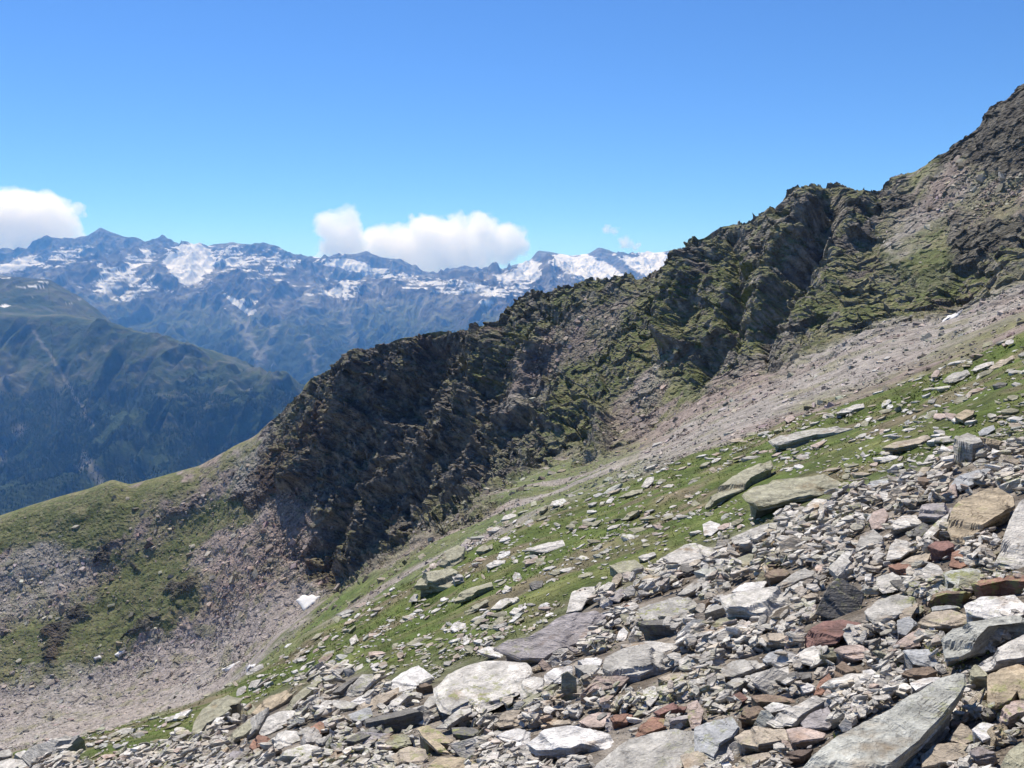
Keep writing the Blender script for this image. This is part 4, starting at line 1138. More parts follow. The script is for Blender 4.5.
SIZEW = ['small', 'mid-sized', 'large']
AXa, AXb, AXn = stone_axes(n0, rng, .36)
ci_ = rng.choice(len(CN), len(cx), p=CW)
dirs = [(0, 'just right of'), (45, 'up and right of'), (90, 'just above'), (135, 'up and left of'), (180, 'just left of'), (225, 'down and left of'), (270, 'just below'), (315, 'down and right of')]
seen = set(h[6] for h in H)
prev_refs = list(hero_ref)
ssorted = sorted(chosen, key=lambda k: -spx[k])
for rank, k in enumerate(ssorted):
    r_ = np.random.default_rng(5000 + int(k))
    blocky = r_.uniform() < .22
    t = (r_.uniform(.25, .45) if blocky else r_.uniform(.06, .17))
    B = resample(rand_poly(r_, r_.integers(4, 8), r_.uniform(.34, .75)) * .5, 30) * sm_[k] * 1.08
    B = ccw(B)
    nm = 'boulder' if blocky and rank < 60 else ('flat_rock' if rank < 60 else 'stone')
    V, Fc, c = slab_local(B, t * sm_[k], int(k), rings=(.95, .75, .45), sides=4, rough=1.3)
    org = p[k] + AXn[k] * (t * sm_[k] * .75 + .02)
    Wd = V[:, :1] * AXa[k] + V[:, 1:2] * AXb[k] + V[:, 2:] * AXn[k]
    me = mesh_np(nm, Wd, Fc, tintv(PA[ci_[k]], Wd + org, int(k)), False, [M_ROCK])
    cn = CN[ci_[k]]
    shp = ('chunky block' if t > .35 else 'blocky stone') if blocky else ('thin plate' if t < .10 else ('flat slab' if t < .14 else 'angular slab'))
    sz = SIZEW[0 if rank > 85 else (1 if rank > 30 else 2)]
    lab = None
    ds = sorted((math.hypot((cx[k] - a), (cy[k] - b)) - w_ * .5, a, b, ref) for a, b, w_, ref in hero_ref)
    for _, a, b, ref in ds[:6]:
        an_ = math.degrees(math.atan2(b - cy[k], cx[k] - a)) % 360
        dn = dirs[int(((an_ + 22.5) % 360) // 45)][1]
        l_ = '%s %s %s %s the %s' % (sz, cn, shp, dn, ref)
        if l_ not in seen and len(l_.split()) <= 16:
            lab = l_
            break
    seen.add(lab)
    o = add_obj(nm, me, lab, CATS[nm], 'loose rocks of the boulder field')
    o.location = org
for o in list(COL.objects):
    if o.get('category') in CATS.values():
        o['group'] = 'loose rocks of the boulder field'


# ---- the rest of the stones, as one mass per zone
def proto(r_, n, asp, t, mid=True):
    B = ccw(rand_poly(r_, n, asp) * .5)
    rings = [np.c_[B * .93, np.full(n, 0) + r_.uniform(-.03, .03, n)]]
    if mid:
        rings.append(np.c_[B * r_.uniform(.97, 1.05, (n, 1)), np.full(n, -.35 * t)])
    rings.append(np.c_[B * r_.uniform(.72, .92, (n, 1)), np.full(n, -t)])
    V = np.concatenate(rings + [np.array([[0, 0, r_.uniform(0, .03)], [0, 0, -t]])])
    nr = len(rings)
    i = np.arange(n)
    j = (i + 1) % n
    Fs = [np.stack([i, j, np.full(n, nr * n)], -1)]
    for k in range(nr - 1):
        Fs.append(ring_faces(k * n, (k + 1) * n, n))
    Fs.append(np.stack([(nr - 1) * n + j, (nr - 1) * n + i, np.full(n, nr * n + 1)], -1))
    return V, np.concatenate(Fs)


def scatter(name, label, P, axes, size, cols_, thick, protos, mat_, lift):
    """many stones in one mesh"""
    Vs, Fs, Cs, off = [], [], [], 0
    which = rng.integers(0, len(protos), len(P))
    for w in range(len(protos)):
        idx = np.flatnonzero(which == w)
        if not len(idx):
            continue
        V, Fc = protos[w]
        v = np.repeat(V[None], len(idx), 0) * size[idx][:, None, None]
        v[..., 2] *= thick[idx][:, None]
        v = v[..., :1] * axes[0][idx][:, None] + v[..., 1:2] * axes[1][idx][:, None] + v[..., 2:] * axes[2][idx][:, None]
        v = v + (P[idx] + axes[2][idx] * lift[idx][:, None])[:, None]
        Vs.append(v.reshape(-1, 3))
        Fs.append((Fc[None] + off + len(V) * np.arange(len(idx))[:, None, None]).reshape(-1, 3))
        off += len(V) * len(idx)
        Cs.append(np.repeat(cols_[idx], len(V), 0))
    me = mesh_np(name, np.concatenate(Vs), np.concatenate(Fs), np.concatenate(Cs), False, [mat_])
    return add_obj(name, me, label, kind='stuff')


pr = np.random.default_rng(3)
PR_HI = [proto(pr, pr.integers(4, 8), pr.uniform(.35, .8), pr.uniform(.06, .24)) for _ in range(40)]
PR_LO = [proto(pr, pr.integers(4, 7), pr.uniform(.5, .9), pr.uniform(.25, .7), False) for _ in range(24)]
rest = np.setdiff1d(np.arange(len(cx)), chosen)
sz = sm_[rest] * 1.15
lf = sz * rng.uniform(.04, .26, len(rest)) + rng.uniform(0, .09, len(rest)) * np.clip(D[rest] / 6, .5, 2)
cv = (.52 * PA[ci_[rest]] + .48 * np.array([[.56, .52, .455]])) * rng.uniform(.85, 1.25, (len(rest), 1))
scatter('rubble', 'broken schist rubble filling the ground between the larger slabs', p[rest], (AXa[rest], AXb[rest], AXn[rest]), sz, cv, rng.uniform(.7, 1.3, len(rest)), PR_HI, M_ROCK, lf)

# ---- small stones and grit in every gap
nc = 80000
cx = np.where(np.arange(nc) < 40000, rng.uniform(-120, 1150, nc), rng.uniform(1150, 2900, nc))
cy = np.where(cx < 1150, rng.uniform(420, 880, nc), rng.uniform(150, 1500, nc))
p, nb, n0, ok, rid, ci, rb, scr, rkk = zone(cx, cy)
keep = ok & (rb > .45) & (rid < cum[3] + 2) & (rng.uniform(0, 1, nc) < .75)
cx, cy, p, n0 = cx[keep], cy[keep], p[keep], n0[keep]
bad = in_heroes(cx, cy, np.full(len(cx), 1.0))
cx, cy, p, n0 = cx[~bad], cy[~bad], p[~bad], n0[~bad]
spx = np.minimum(2.0 * (1 - rng.uniform(0, .97, len(cx))) ** (-1 / 2.2), 9) * np.interp(cy, [440, 700], [.8, 1.3])
sz = spx * p[:, 1] / F
cv = (.6 * PA[rng.choice(len(CN), len(cx), p=CW)] + .4 * np.array([[.40, .355, .30]])) * rng.uniform(.6, 1.15, (len(cx), 1))
scatter('gravel', 'grit and small chips lying between the rubble', p, stone_axes(n0, rng, .4), sz, cv, rng.uniform(.8, 1.6, len(cx)), PR_LO, M_ROCK, sz * rng.uniform(.05, .3, len(cx)))

# ---- stones lying in the near grass
nc = 60000
cx = rng.uniform(-150, 1180, nc)
cy = rng.uniform(290, 800, nc)
p, nb, n0, ok, rid, ci, rb, scr, rkk = zone(cx, cy)
clump = fbm(p[:, 0] / 2.2, p[:, 1] / 2.2, None, 3, 201)
keep = ok & (rb < .6) & (rid < cum[3] + 14) & (rng.uniform(0, 1, nc) < .46 + 1.8 * clump + .8 * rb)
cx, cy, p, n0, rb = cx[keep], cy[keep], p[keep], n0[keep], rb[keep]
u_ = rng.uniform(0, 1, len(cx))
spx = 3.2 * (1 - u_ * .988) ** (-1 / 1.6)
spx = np.minimum(spx, rng.uniform(12, 24, len(cx)))
bad = in_heroes(cx, cy, spx)
cx, cy, p, n0, spx = (a[~bad] for a in (cx, cy, p, n0, spx))
sz = spx * p[:, 1] / F * 1.2
cc = PA[rng.choice([0, 0, 1, 3, 4, 9, 9, 12, 7], len(cx))] * rng.uniform(.85, 1.12, (len(cx), 1))
scatter('meadow_stones', 'pale stones bedded in the alpine grass', p, stone_axes(n0, rng, .12), sz, cc, rng.uniform(.6, 1.1, len(cx)), PR_HI, M_ROCK, sz * rng.uniform(.05, .2, len(cx)) + .02)
print('meadow stones', len(cx))

# ---- scree: the farther slopes
nc = 260000
cx = rng.uniform(-60, 1090, nc)
cy = rng.uniform(150, 768, nc)
p, nb, n0, ok, rid, ci, rb, scr, rkk = zone(cx, cy)
pr_ = np.clip(.09 + .62 * scr + .4 * bowlz[rid, ci] + .4 * strip[rid, ci] - .1 * rkk, 0, 1) * (rid > cum[3] + 6)
keep = ok & (rng.uniform(0, 1, nc) < pr_) & (rid < vS + 5)
cx, cy, p, n0, scr, rid, ci = (a[keep] for a in (cx, cy, p, n0, scr, rid, ci))
sz = np.minimum(.20 * (1 - rng.uniform(0, .995, len(cx))) ** (-1 / 2.1), 2.2) * np.clip(p[:, 1] / 130, .55, 1.7) * (1 - .36 * bowlz[rid, ci])
cc = colr.reshape(R.shape + (3,))[rid, ci]
cc = .35 * cc + .65 * (sc[rid, ci]) * 1.05
cc = cc * rng.uniform(.45, 1.85, (len(cx), 1)) ** (1.1 - .25 * bowlz[rid, ci][:, None]) * (1 + rng.normal(0, .05, (len(cx), 3)))
scatter('scree', 'pinkish grey scree of loose stones below the crags', p, stone_axes(n0, rng, .35), sz, np.clip(cc, .03, .8), rng.uniform(.8, 1.5, len(cx)), PR_LO, M_ROCK, sz * .12)
print('scree', len(cx))

# ---- snow patches left in the bowl and below the crags
for pts, lab in (([(296, 601), (302, 596), (312, 596), (321, 597), (312, 606), (304, 612), (301, 606)], 'larger forked snow patch at the foot of the dark cliff above the bowl'),
                 ([(222, 670), (232, 665), (243, 661), (238, 666), (228, 671)], 'narrow snow patch in the scree bowl just beyond the grassy lip'),
                 ([(246, 668), (256, 665), (255, 668), (247, 671)], 'tiny snow patch almost touching the grassy lip'),
                 ([(115, 655), (120, 651), (126, 648), (124, 653), (118, 657)], 'small slanting snow patch on the lower left scree'),
                 ([(94, 658), (101, 656), (102, 658), (95, 660)], 'thin sliver of snow left of the small slanting patch'),
                 ([(941, 324), (948, 318), (957, 315), (962, 312), (958, 318), (948, 323)], 'white streak of snow below the crags on the upper right scree')):
    q = resample(np.array(pts, float), 30)
    q = q + rng.normal(0, .45, q.shape)
    c = q.mean(0)
    gc, n_, ok, rid, ci = ground_at([c[0]], [c[1]])
    pn = N0[rid[0], ci[0]] * .8 + np.array([0, -.1, .2])
    def onto(qq):
        x, z = ray(qq[:, 0], qq[:, 1])
        dr = np.stack([x, np.ones_like(x), z], -1)
        t = np.clip((gc[0] @ pn) / np.minimum(dr @ pn, -.03), gc[0, 1] * .9, gc[0, 1] * 1.12)
        return dr * t[:, None]
    g, gi = onto(q), onto((q - c) * .6 + c)
    k = len(q)
    upv = np.array([0, -.35, .5])
    V = np.concatenate([g - upv * 1.2, g + upv * .5, gi + upv * .75, gc + upv * .8])
    i = np.arange(k)
    Fs = np.concatenate([ring_faces(k, 0, k), ring_faces(2 * k, k, k), np.stack([2 * k + i, 2 * k + (i + 1) % k, np.full(k, 3 * k)], -1)])
    me = mesh_np('snow_patch', V - gc[0], Fs, np.tile([.70, .685, .67], (len(V), 1)) * rng.uniform(.85, 1.05, (len(V), 1)), True, [M_SNOW])
    o = add_obj('snow_patch', me, lab, 'snow patch', 'old snow patches on the scree')
    o.location = gc[0]

# ---- grass blades on the near slope
nc = 90000
cx = rng.uniform(-140, 1180, nc)
cy = rng.uniform(290, 800, nc)
p, nb, n0, ok, rid, ci, rb, scr, rkk = zone(cx, cy)
dn_ = fbm(p[:, 0] / 1.2, p[:, 1] / 1.2, None, 3, 211)
keep = ok & (rid < cum[3] + 14) & (rng.uniform(0, 1, nc) < np.where(rb < .5, .62 + .8 * dn_, .0 + .55 * sstep(.12, .3, dn_)))
p, n0, cx, cy = p[keep], n0[keep], cx[keep], cy[keep]
bad = in_heroes(cx, cy, np.full(len(cx), 1.0))
p, n0 = p[~bad], n0[~bad]
nb_ = 5
k = len(p)
base = np.repeat(p, nb_, 0) + np.c_[rng.normal(0, .045, (k * nb_, 2)), np.full(k * nb_, -.01)] * np.repeat(np.clip(p[:, 1:2] / 14, .6, 2), nb_, 0)
dsc = np.repeat(np.clip(p[:, 1] / 18, .5, 1.8), nb_)
hgt = rng.uniform(.018, .05, k * nb_) * dsc
wd_ = rng.uniform(.008, .016, k * nb_) * dsc
an_ = rng.uniform(0, 2 * math.pi, k * nb_)
lean = rng.normal(0, .9, (k * nb_, 2)) * hgt[:, None]
V = np.zeros((k * nb_, 3, 3))
V[:, 0] = base - np.c_[np.cos(an_) * wd_, np.sin(an_) * wd_, np.zeros(k * nb_)]
V[:, 1] = base + np.c_[np.cos(an_) * wd_, np.sin(an_) * wd_, np.zeros(k * nb_)]
V[:, 2] = base + np.c_[lean, hgt]
cg = np.repeat(lerp(C3(.085, .118, .024)[None] + np.zeros((k, 3)), C3(.165, .16, .062), sstep(-.1, .35, fbm(p[:, 0] / 2, p[:, 1] / 2, None, 3, 213) + rng.normal(0, .1, k))), nb_ * 3, 0)
cg *= np.repeat(rng.uniform(.8, 1.25, k * nb_), 3)[:, None]
me = mesh_np('grass', V.reshape(-1, 3), np.arange(k * nb_ * 3).reshape(-1, 3), cg, False, [M_GRASS])
add_obj('grass', me, 'short alpine grass between the stones', kind='stuff')
print('tufts', k)

for o in COL.objects:
    if o.get('category') and not o.get('kind'):
        o['kind'] = 'thing'

# ------------------------------------------------------------------ far mountains
AZf = az_grid(-36, 36, .058, 75, 40)
nF = len(AZf)
def far_line(pts, sig=8):
    return line_polar(pts, AZf, sig)
ranges = [
    [(-600, 520, 2000), (0, 560, 2100), (300, 560, 2200), (1024, 560, 2200), (1700, 560, 2000)],
    [(-600, 470, 2800), (0, 500, 3000), (160, 480, 3000), (300, 470, 3000), (500, 480, 3000), (1024, 480, 3000), (1700, 480, 2800)],
    [(-600, 310, 4200), (0, 306, 4300), (65, 306, 4300), (100, 314, 4250), (125, 322, 4200), (160, 330, 4150), (200, 341, 4100), (240, 363, 4000), (270, 373, 4000), (300, 379, 4000), (330, 392, 4000), (400, 415, 4000), (520, 445, 3900), (1024, 450, 3900), (1700, 450, 3800)],
    [(-600, 320, 4700), (0, 309, 4800), (65, 312, 4800), (120, 335, 4800), (200, 360, 4700), (300, 400, 4600), (400, 430, 4600), (1024, 460, 4600), (1700, 460, 4500)],
    [(-600, 270, 5400), (-100, 268, 5500), (0, 276, 5500), (30, 280, 5500), (50, 283, 5500), (75, 295, 5500), (95, 311, 5500), (125, 338, 5500), (200, 370, 5400), (300, 410, 5300), (400, 430, 5200), (1024, 455, 5200), (1700, 455, 5200)],
    [(-600, 330, 6400), (0, 345, 6500), (100, 365, 6500), (200, 384, 6400), (320, 400, 6300), (500, 400, 6300), (1024, 400, 6300), (1700, 400, 6000)],
    [(-600, 300, 8000), (0, 300, 8200), (100, 312, 8000), (200, 325, 7900), (320, 335, 7800), (450, 322, 7900), (600, 300, 8500), (1024, 300, 8500), (1700, 300, 8000)],
    [(-600, 262, 9600), (0, 264, 9700), (60, 262, 9700), (100, 264, 9800), (200, 270, 9800), (300, 285, 9600), (400, 288, 9600), (480, 284, 9600), (530, 276, 9900), (540, 270, 9900), (550, 263, 9900), (562, 268, 9900), (575, 277, 9900), (600, 290, 9800), (1024, 290, 9800), (1700, 280, 9600)],
    [(-600, 262, 10700), (0, 258, 10800), (100, 252, 10900), (200, 262, 10900), (300, 270, 10700), (400, 276, 10700), (460, 284, 10800), (530, 276, 11000), (620, 276, 11200), (700, 276, 11200), (1024, 280, 11000), (1700, 280, 10500)],
    [(-600, 240, 11600), (-100, 250, 11800), (0, 252, 11800), (28, 252, 11800), (33, 248, 11800), (56, 240, 11800), (74, 242, 11800), (79, 239, 11800), (94, 235, 11800), (100, 229, 11800), (109, 233, 11800), (127, 239, 11800),
     (150, 245, 11800), (159, 240, 11800), (175, 249, 11800), (188, 247, 11800), (203, 249, 11800), (216, 245, 11800), (229, 243, 11800), (254, 245, 11700), (270, 247, 11600), (300, 257, 11500),
     (320, 261, 11500), (340, 259, 11500), (355, 255, 11500), (367, 251, 11500), (380, 260, 11500), (400, 262, 11500), (420, 272, 11600), (440, 277, 11700), (475, 275, 12200), (511, 268, 12500),
     (530, 260, 12700), (538, 250, 12700), (550, 252, 12700), (573, 256, 12700), (589, 254, 12700), (599, 249, 12700), (612, 256, 12700), (628, 260, 12700), (636, 254, 12700), (651, 254, 12700), (675, 251, 12700),
     (720, 258, 12700), (1024, 265, 12500), (1700, 265, 12000)],
]
sg = [20, 20, 4, 14, 4, 20, 14, 3, 14, 1.2]
rs, zs = [np.full(nF, 1050.)], [np.full(nF, -975.)]
ranges[2] = [(a, b + 9 * (-100 < a < 380), c) for a, b, c in ranges[2]]
for l_, s_ in zip(ranges, sg):
    a, b = far_line(l_, s_)
    rs.append(a), zs.append(np.maximum(b, -985))
rs.append(rs[-1] + 1500), zs.append(zs[-1] - 900)
RO = [16, 40, 130, 24, 36, 20, 90, 130, 60, 110, 24]
Rf, Zf = pchip_eval(np.array(rs), np.array(zs), RO)
Xf, Yf = Rf * np.sin(AZf), Rf * np.cos(AZf)
cf = np.cumsum([0] + RO)
rf = np.arange(len(Rf))[:, None] * np.ones(nF)[None]
wx_, wy_ = fbm(Xf / 900, Yf / 900, None, 3, 101) * 260, fbm(Xf / 900, Yf / 900, None, 3, 103) * 260
rd = ridged((Xf + wx_) / 1500, (Yf + wy_) / 2300, None, 5, 105, .48)
rd2 = ridged((Xf + wx_) / 260, (Yf + wy_) / 420, None, 4, 107, .6)
AZg = AZf[None] * np.ones_like(Rf)
spur = ridged(AZg * Rf / 330 + wx_ / 420, (Rf + wy_) / 1500, None, 3, 131, .55)
fine = fbm(Xf / 70, Yf / 70, None, 3, 109)
sp = sstep(cf[1], cf[2], rf)
ampl = np.ones_like(Rf) * sp
for k, w_ in ((3, 13), (5, 12), (10, 44), (8, 12)):
    ampl *= 1 - .93 * np.exp(-((rf - cf[k]) / w_) ** 2)
ampl *= 1 - .55 * sstep(cf[3] - 6, cf[3] + 4, rf) * (1 - sstep(cf[5] + 2, cf[5] + 12, rf))
ampl *= 1 - .9 * sstep(cf[10] - 3, cf[11], rf)
Zd = Zf + ampl * (300 * (rd - .45) + 52 * (rd2 - .35)) + ampl * 140 * (spur - .45) + 9 * fine * np.clip(ampl + .35, 0, 1)
PF = np.stack([Xf, Yf, Zd], -1)
NF = grid_normals(PF)
PXf, PYf = topix(PF)
upf = NF[..., 2]
n1 = fbm(Xf / 300, Yf / 300, Zd / 300, 5, 111)
n2 = fbm(Xf / 90, Yf / 90, Zd / 60, 4, 113)
n3 = fbm(Xf / 1500, Yf / 1500, None, 3, 115)
cr = lerp(C3(.085, .083, .08) + np.zeros(Rf.shape + (3,), np.float32), C3(.20, .193, .185), sstep(-.1, .3, n2 + .6 * n1))
tal = lerp(C3(.27, .265, .25) + np.zeros_like(cr), C3(.33, .32, .30), sstep(-.2, .2, n2))
mead = lerp(C3(.036, .058, .024) + np.zeros_like(cr), C3(.088, .105, .046), sstep(-.2, .25, n1 + .4 * n2))
forest = C3(.018, .032, .014) + np.zeros_like(cr)
cf_ = lerp(cr, tal, .8 * sstep(.0, .2, n1) * sstep(400, -100, Zd))
mlim = -250 + 130 * n3 + 260 * n1
cf_ = lerp(cf_, mead, sstep(150, -150, Zd - mlim) * sstep(.45, .7, upf + .15 * n2))
front = 1 - sstep(cf[5], cf[5] + 6, rf)
cf_ = lerp(cf_, lerp(mead, cr * .6, .45 * sstep(-.02, .15, n2 + .4 * n1)), front * sstep(150, -50, Zd))
fm = sstep(-330, -520, Zd + 260 * n1 + 120 * n2) * (sstep(-.22, -.05, n2 + n1 + .1))
cf_ = lerp(cf_, forest, fm)
# streaks of rubble in the ravines
for pts, w_ in (([(8, 372), (0, 385), (-10, 400)], 9), ([(22, 428), (6, 445), (0, 460)], 6), ([(84, 455), (92, 470), (100, 482)], 6), ([(88, 460), (80, 468)], 4), ([(35, 330), (60, 372), (78, 400), (92, 425)], 2.2)):
    cf_ = lerp(cf_, C3(.24, .23, .20), .7 * stroke(PXf + 6 * n2, PYf + 6 * n1, pts, w_ * 1.3) * front)
for pts, w_ in (([(228, 300), (238, 320), (250, 345), (264, 362)], 8), ([(285, 300), (272, 330), (262, 360)], 7), ([(308, 335), (310, 352), (316, 370)], 4), ([(340, 300), (348, 322), (352, 340)], 8), ([(245, 325), (255, 350), (258, 366)], 5)):
    cf_ = lerp(cf_, C3(.30, .29, .27), .5 * stroke(PXf + 10 * n2, PYf + 8 * n1, pts, w_) * (1 - front))
# snow fields and glaciers
sx, sy = PXf + 13 * n1 + 4 * n2, PYf + 7 * n1 + 3 * n2
snow = np.zeros_like(Rf)
for cx, cy, rx, ry, an, a_ in (
    (192, 262, 17, 12, 0, 1.6), (186, 272, 14, 9, -30, 1.2), (118, 283, 26, 15, -14, .42), (140, 262, 22, 6, 35, .45), (60, 258, 32, 5, 15, .4), (14, 266, 20, 4, 20, .7), (95, 235, 6, 2.5, 0, .5), (150, 287, 20, 7, 12, .35), (230, 258, 34, 9, -5, .42),
    (265, 262, 24, 10, 15, .32), (235, 302, 12, 2.5, -35, .9), (250, 312, 5, 3, 0, .9), (247, 300, 8, 2, 0, .6), (278, 268, 20, 5, 20, .4), (345, 264, 17, 3.2, -4, 1.2), (342, 289, 16, 8, 12, .55), (372, 271, 20, 5, -10, .5), (400, 278, 25, 5, -8, .35),
    (450, 287, 40, 6, -4, .38), (487, 303, 6, 2, 0, .8), (505, 288, 25, 7, 8, .4), (603, 268, 26, 8, 8, 1.0), (575, 262, 26, 6, 12, 1.3), (565, 270, 16, 8, 30, .35), (628, 276, 26, 10, 0, .3), (650, 263, 24, 9, 0, 1.6), (535, 268, 12, 8, 40, 1.0), (520, 275, 16, 5, 10, .8),
    (100, 275, 70, 22, 10, .16), (250, 280, 60, 22, 0, .13), (370, 290, 60, 16, 0, .12), (2, 304, 4, 1.2, 0, .8), (600, 262, 80, 16, 0, .12), (320, 268, 60, 10, 10, .2)):
    snow = np.maximum(snow, a_ * blob(sx, sy, cx, cy, rx * 1.25, ry * 1.25, an, .5)) + 0
for cx, cy, rx, ry, an in ((599, 254, 13, 6, 0), (612, 261, 14, 5, -30), (628, 268, 13, 7, -20), (541, 256, 10, 7, 10), (551, 271, 12, 8, 0), (577, 257, 8, 2.5, 0), (100, 240, 14, 8, -20), (159, 246, 10, 6, 0), (636, 256, 8, 3, 0), (672, 254, 8, 3, 0), (367, 257, 12, 5, 0), (130, 250, 16, 4, -25)):
    snow = snow - .9 * blob(sx, sy, cx, cy, rx, ry, an, .4)
terr = fbm(Xf / 240, Yf / 240, Zd / 26, 4, 121)
sn = sstep(.36, .43, snow + .62 * terr + .35 * (upf - .75) + .25 * n1) * (snow > .03) * (1 - .0 * front)
cf_ = lerp(cf_, C3(.80, .80, .80), sn)
alpha = (1 - sn)[..., None]
cfa = np.concatenate([cf_, alpha], -1).reshape(-1, 4)
me = mesh_np('mountain_range', PF.reshape(-1, 3), grid_faces(*Rf.shape)[:, ::-1], cfa, False, [M_FAR])
add_obj('mountain_range', me, 'far snow-streaked mountain range above forested valley slopes', kind='structure')

# conifers on the lower far slopes: nobody could count them
ok = (fm > .5) & (front > .5) & (PXf > -60) & (PXf < 420) & (rf > cf[1] + 10)
ii = np.flatnonzero(ok.ravel())
ii = rng.choice(ii, min(45000, len(ii)), replace=False)
b0 = PF.reshape(-1, 3)[ii] + np.c_[rng.normal(0, 4, (len(ii), 2)), np.zeros(len(ii))]
hh = rng.uniform(5, 11, len(ii))
k5 = np.arange(5) * 2 * math.pi / 5
vv = np.zeros((len(ii), 6, 3))
vv[:, :5, 0] = np.cos(k5) * hh[:, None] * .24
vv[:, :5, 1] = np.sin(k5) * hh[:, None] * .24
vv[:, 5, 2] = hh
vv += b0[:, None] - [0, 0, 1.5]
fb = np.array([[i, (i + 1) % 5, 5] for i in range(5)])
ff = (fb[None] + 6 * np.arange(len(ii))[:, None, None]).reshape(-1, 3)
tc = np.repeat(np.stack([rng.uniform(.016, .032, len(ii)), rng.uniform(.030, .055, len(ii)), rng.uniform(.012, .02, len(ii))], -1), 6, 0)
me = mesh_np('forest', vv.reshape(-1, 3), ff, tc, False, [M_TREE])
add_obj('forest', me, 'dark conifer forest on the far valley slopes', kind='stuff')

# ------------------------------------------------------------------ light, sky, air, camera
SUN_AZ, SUN_EL = math.radians(-22), math.radians(54)   # azimuth from straight ahead, clockwise positive
sv = (math.sin(SUN_AZ) * math.cos(SUN_EL), math.cos(SUN_AZ) * math.cos(SUN_EL), math.sin(SUN_EL))
ld = bpy.data.lights.new('sun', 'SUN')
ld.energy = 5.0
ld.angle = math.radians(.53)
ld.color = (1, .94, .85)
lo = bpy.data.objects.new('sun', ld)
COL.objects.link(lo)
from mathutils import Vector
lo.rotation_euler = Vector(sv).to_track_quat('Z', 'Y').to_euler()
wd = bpy.data.worlds.new('World')
SC.world = wd
wd.use_nodes = True
nt = wd.node_tree
bg = nt.nodes['Background']
sk_ = nt.nodes.new('ShaderNodeTexSky')
sk_.sky_type = 'NISHITA'
sk_.sun_disc = False
sk_.sun_elevation = SUN_EL
sk_.sun_rotation = SUN_AZ
sk_.altitude = 2600
sk_.air_density = 1.0
sk_.dust_density = .0
sk_.ozone_density = 1.5
nt.links.new(mixc(nt, sk_.outputs[0], (.42, .70, 1.08, 1), 1.0, 'MULTIPLY'), bg.inputs[0])
bg.inputs[1].default_value = .11

# air: a closed box round everything, even thin haze
m, nt, b = mat_new('thin_air')
nt.nodes.remove(b)
pv = nd(nt, 'ShaderNodeVolumePrincipled')
pv.inputs['Color'].default_value = (.14, .40, .97, 1)
pv.inputs['Density'].default_value = 7.2e-5
pv.inputs['Absorption Color'].default_value = (1, 1, 1, 1)
pv.inputs['Anisotropy'].default_value = .15
nt.links.new(pv.outputs[0], nt.nodes['Material Output'].inputs['Volume'])
bx0, bx1, by0, by1, bz0, bz1 = -17000, 17000, -3500, 14900, float(min(PF[..., 2].min(), PT[..., 2].min())) - 1.0, float(max(PF[..., 2].max(), PT[..., 2].max())) + 25
V = np.array([[x, y, z] for x in (bx0, bx1) for y in (by0, by1) for z in (bz0, bz1)])
Q = np.array([[0, 1, 3, 2], [4, 6, 7, 5], [0, 4, 5, 1], [2, 3, 7, 6], [0, 2, 6, 4], [1, 5, 7, 3]])
me = mesh_np('haze', V, Q, None, False, [m])
add_obj('haze', me, 'thin blue air over the whole valley', kind='stuff')

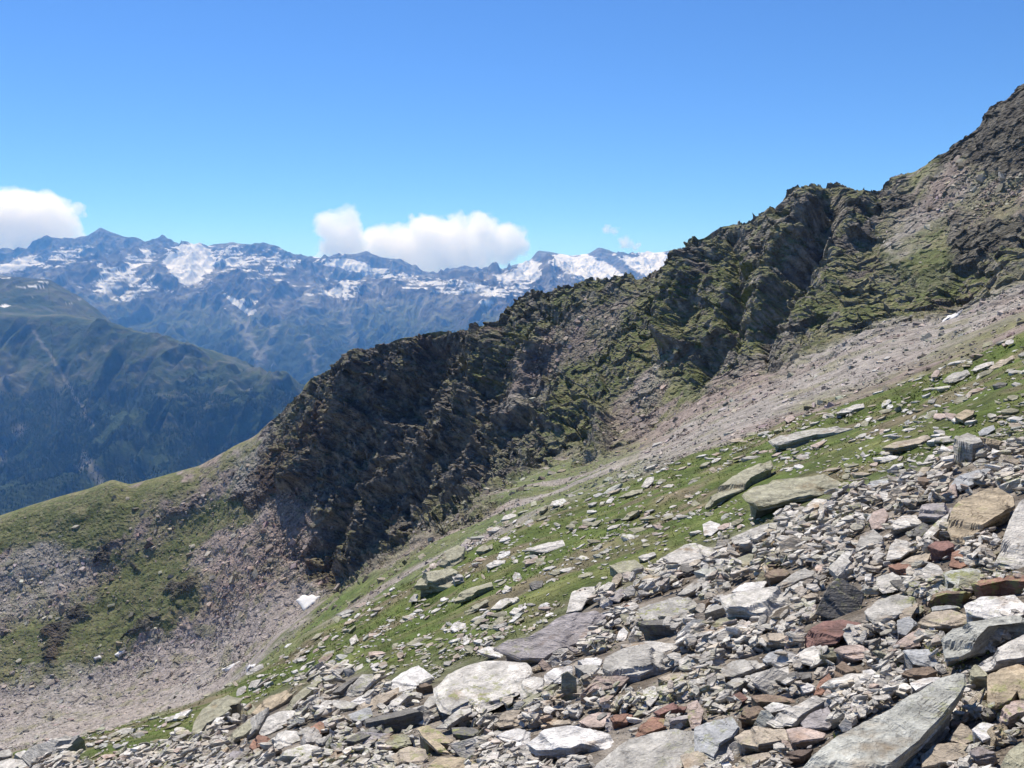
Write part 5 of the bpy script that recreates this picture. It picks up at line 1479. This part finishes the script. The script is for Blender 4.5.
# clouds: bodies of droplets standing beyond the crest
def cloud(name, puffs, label, D, seed, dens=.0045):
    r_ = np.random.default_rng(seed)
    more = []
    for p in puffs:
        for _ in range(2 if p[2] > 10 else 0):
            a_ = r_.uniform(.1, math.pi - .1)
            more.append((p[0] + math.cos(a_) * p[2] * .85, p[1] - math.sin(a_) * p[2] * .8, p[2] * r_.uniform(.22, .38), r_.uniform(-1, 1)))
    puffs = puffs + more
    pts = np.array([W(p[0], p[1], D + p[3] * 250) for p in puffs])
    rad = np.array([p[2] * D / F for p in puffs])
    lo_, hi_ = (pts - rad[:, None] * 1.35).min(0), (pts + rad[:, None] * 1.35).max(0)
    V = np.array([[x, y, z] for x in (lo_[0], hi_[0]) for y in (lo_[1], hi_[1]) for z in (lo_[2], hi_[2])])
    m, nt, b = mat_new(name)
    nt.nodes.remove(b)
    pos = nd(nt, 'ShaderNodeNewGeometry').outputs['Position']
    def warped(scale, amt, vec):
        n = nd(nt, 'ShaderNodeTexNoise')
        n.inputs['Scale'].default_value = scale
        n.inputs['Detail'].default_value = 5
        n.inputs['Roughness'].default_value = .6
        nt.links.new(vec, n.inputs['Vector'])
        s = nd(nt, 'ShaderNodeVectorMath', operation='SUBTRACT')
        nt.links.new(n.outputs['Color'], s.inputs[0])
        s.inputs[1].default_value = (.5, .5, .5)
        k = nd(nt, 'ShaderNodeVectorMath', operation='SCALE')
        nt.links.new(s.outputs[0], k.inputs[0])
        k.inputs['Scale'].default_value = amt
        a = nd(nt, 'ShaderNodeVectorMath', operation='ADD')
        nt.links.new(vec, a.inputs[0])
        nt.links.new(k.outputs[0], a.inputs[1])
        return a.outputs[0]
    of = nd(nt, 'ShaderNodeVectorMath', operation='ADD')
    nt.links.new(pos, of.inputs[0])
    of.inputs[1].default_value = (0, 0, 0)
    wv = warped(.009, 230, warped(.0028, 520, of.outputs[0]))
    acc = None
    for (c, r) in zip(pts, rad):
        dd = nd(nt, 'ShaderNodeVectorMath', operation='DISTANCE')
        nt.links.new(wv, dd.inputs[0])
        dd.inputs[1].default_value = tuple(c)
        o = ramp(nt, dd.outputs['Value'], r * 1.03, r * .86, 0, 1)
        if acc is None:
            acc = o
        else:
            mx = nd(nt, 'ShaderNodeMath', operation='MAXIMUM')
            nt.links.new(acc, mx.inputs[0])
            nt.links.new(o, mx.inputs[1])
            acc = mx.outputs[0]
    mu = nd(nt, 'ShaderNodeMath', operation='MULTIPLY')
    nt.links.new(acc, mu.inputs[0])
    mu.inputs[1].default_value = dens
    pv = nd(nt, 'ShaderNodeVolumePrincipled')
    pv.inputs['Color'].default_value = (1, 1, 1, 1)
    pv.inputs['Anisotropy'].default_value = .6
    pv.inputs['Absorption Color'].default_value = (1, 1, 1, 1)
    nt.links.new(mu.outputs[0], pv.inputs['Density'])
    nt.links.new(pv.outputs[0], nt.nodes['Material Output'].inputs['Volume'])
    me = mesh_np(name, V, Q, None, False, [m])
    o = add_obj(name, me, label, 'cloud', 'clouds over the far crest')
    o.name = name


cloud('cloud', [(20, 222, 34, 0), (45, 215, 24, 0), (66, 224, 16, 0), (0, 240, 30, 0), (40, 240, 30, 0), (-20, 215, 30, 0), (28, 205, 15, 0), (78, 212, 6, 0), (72, 234, 12, 0)],
      'bulging white cumulus at the left above the sharp snowy summit', 17000, 3)
cloud('cloud', [(330, 228, 17, 0), (348, 222, 14, 0), (345, 245, 24, 0), (378, 244, 20, 0), (405, 250, 24, 0), (430, 240, 26, 0), (455, 248, 28, 0), (480, 234, 22, 0), (486, 222, 9, 0), (505, 245, 22, 0),
      (432, 262, 22, 0), (470, 262, 24, 0), (515, 240, 14, 0), (410, 218, 4, 0), (455, 226, 12, 0), (328, 250, 12, 0)],
      'wide heaped white cumulus behind the saddle of the snowy range', 17000, 5)
cloud('cloud', [(606, 228, 5, 0), (624, 243, 5, 0), (634, 246, 5, 0), (612, 233, 3.5, 0)], 'tiny wisp of cloud above the right snowy summits', 17000, 8, .006)

cam = bpy.data.cameras.new('camera')
cam.angle = 2 * math.atan(512 / F)
cam.clip_start, cam.clip_end = .05, 60000
co = bpy.data.objects.new('camera', cam)
COL.objects.link(co)
co.rotation_euler = (math.pi / 2 - PITCH, 0, 0)
SC.camera = co
SC.view_settings.view_transform = 'Standard'
SC.view_settings.look = 'None'
SC.view_settings.exposure = .3
SC.view_settings.gamma = 1
SC.render.resolution_x, SC.render.resolution_y = 1024, 768
SC.cycles.volume_bounces = 12
SC.cycles.max_bounces = 14
SC.cycles.diffuse_bounces = 3
SC.cycles.use_denoising = True
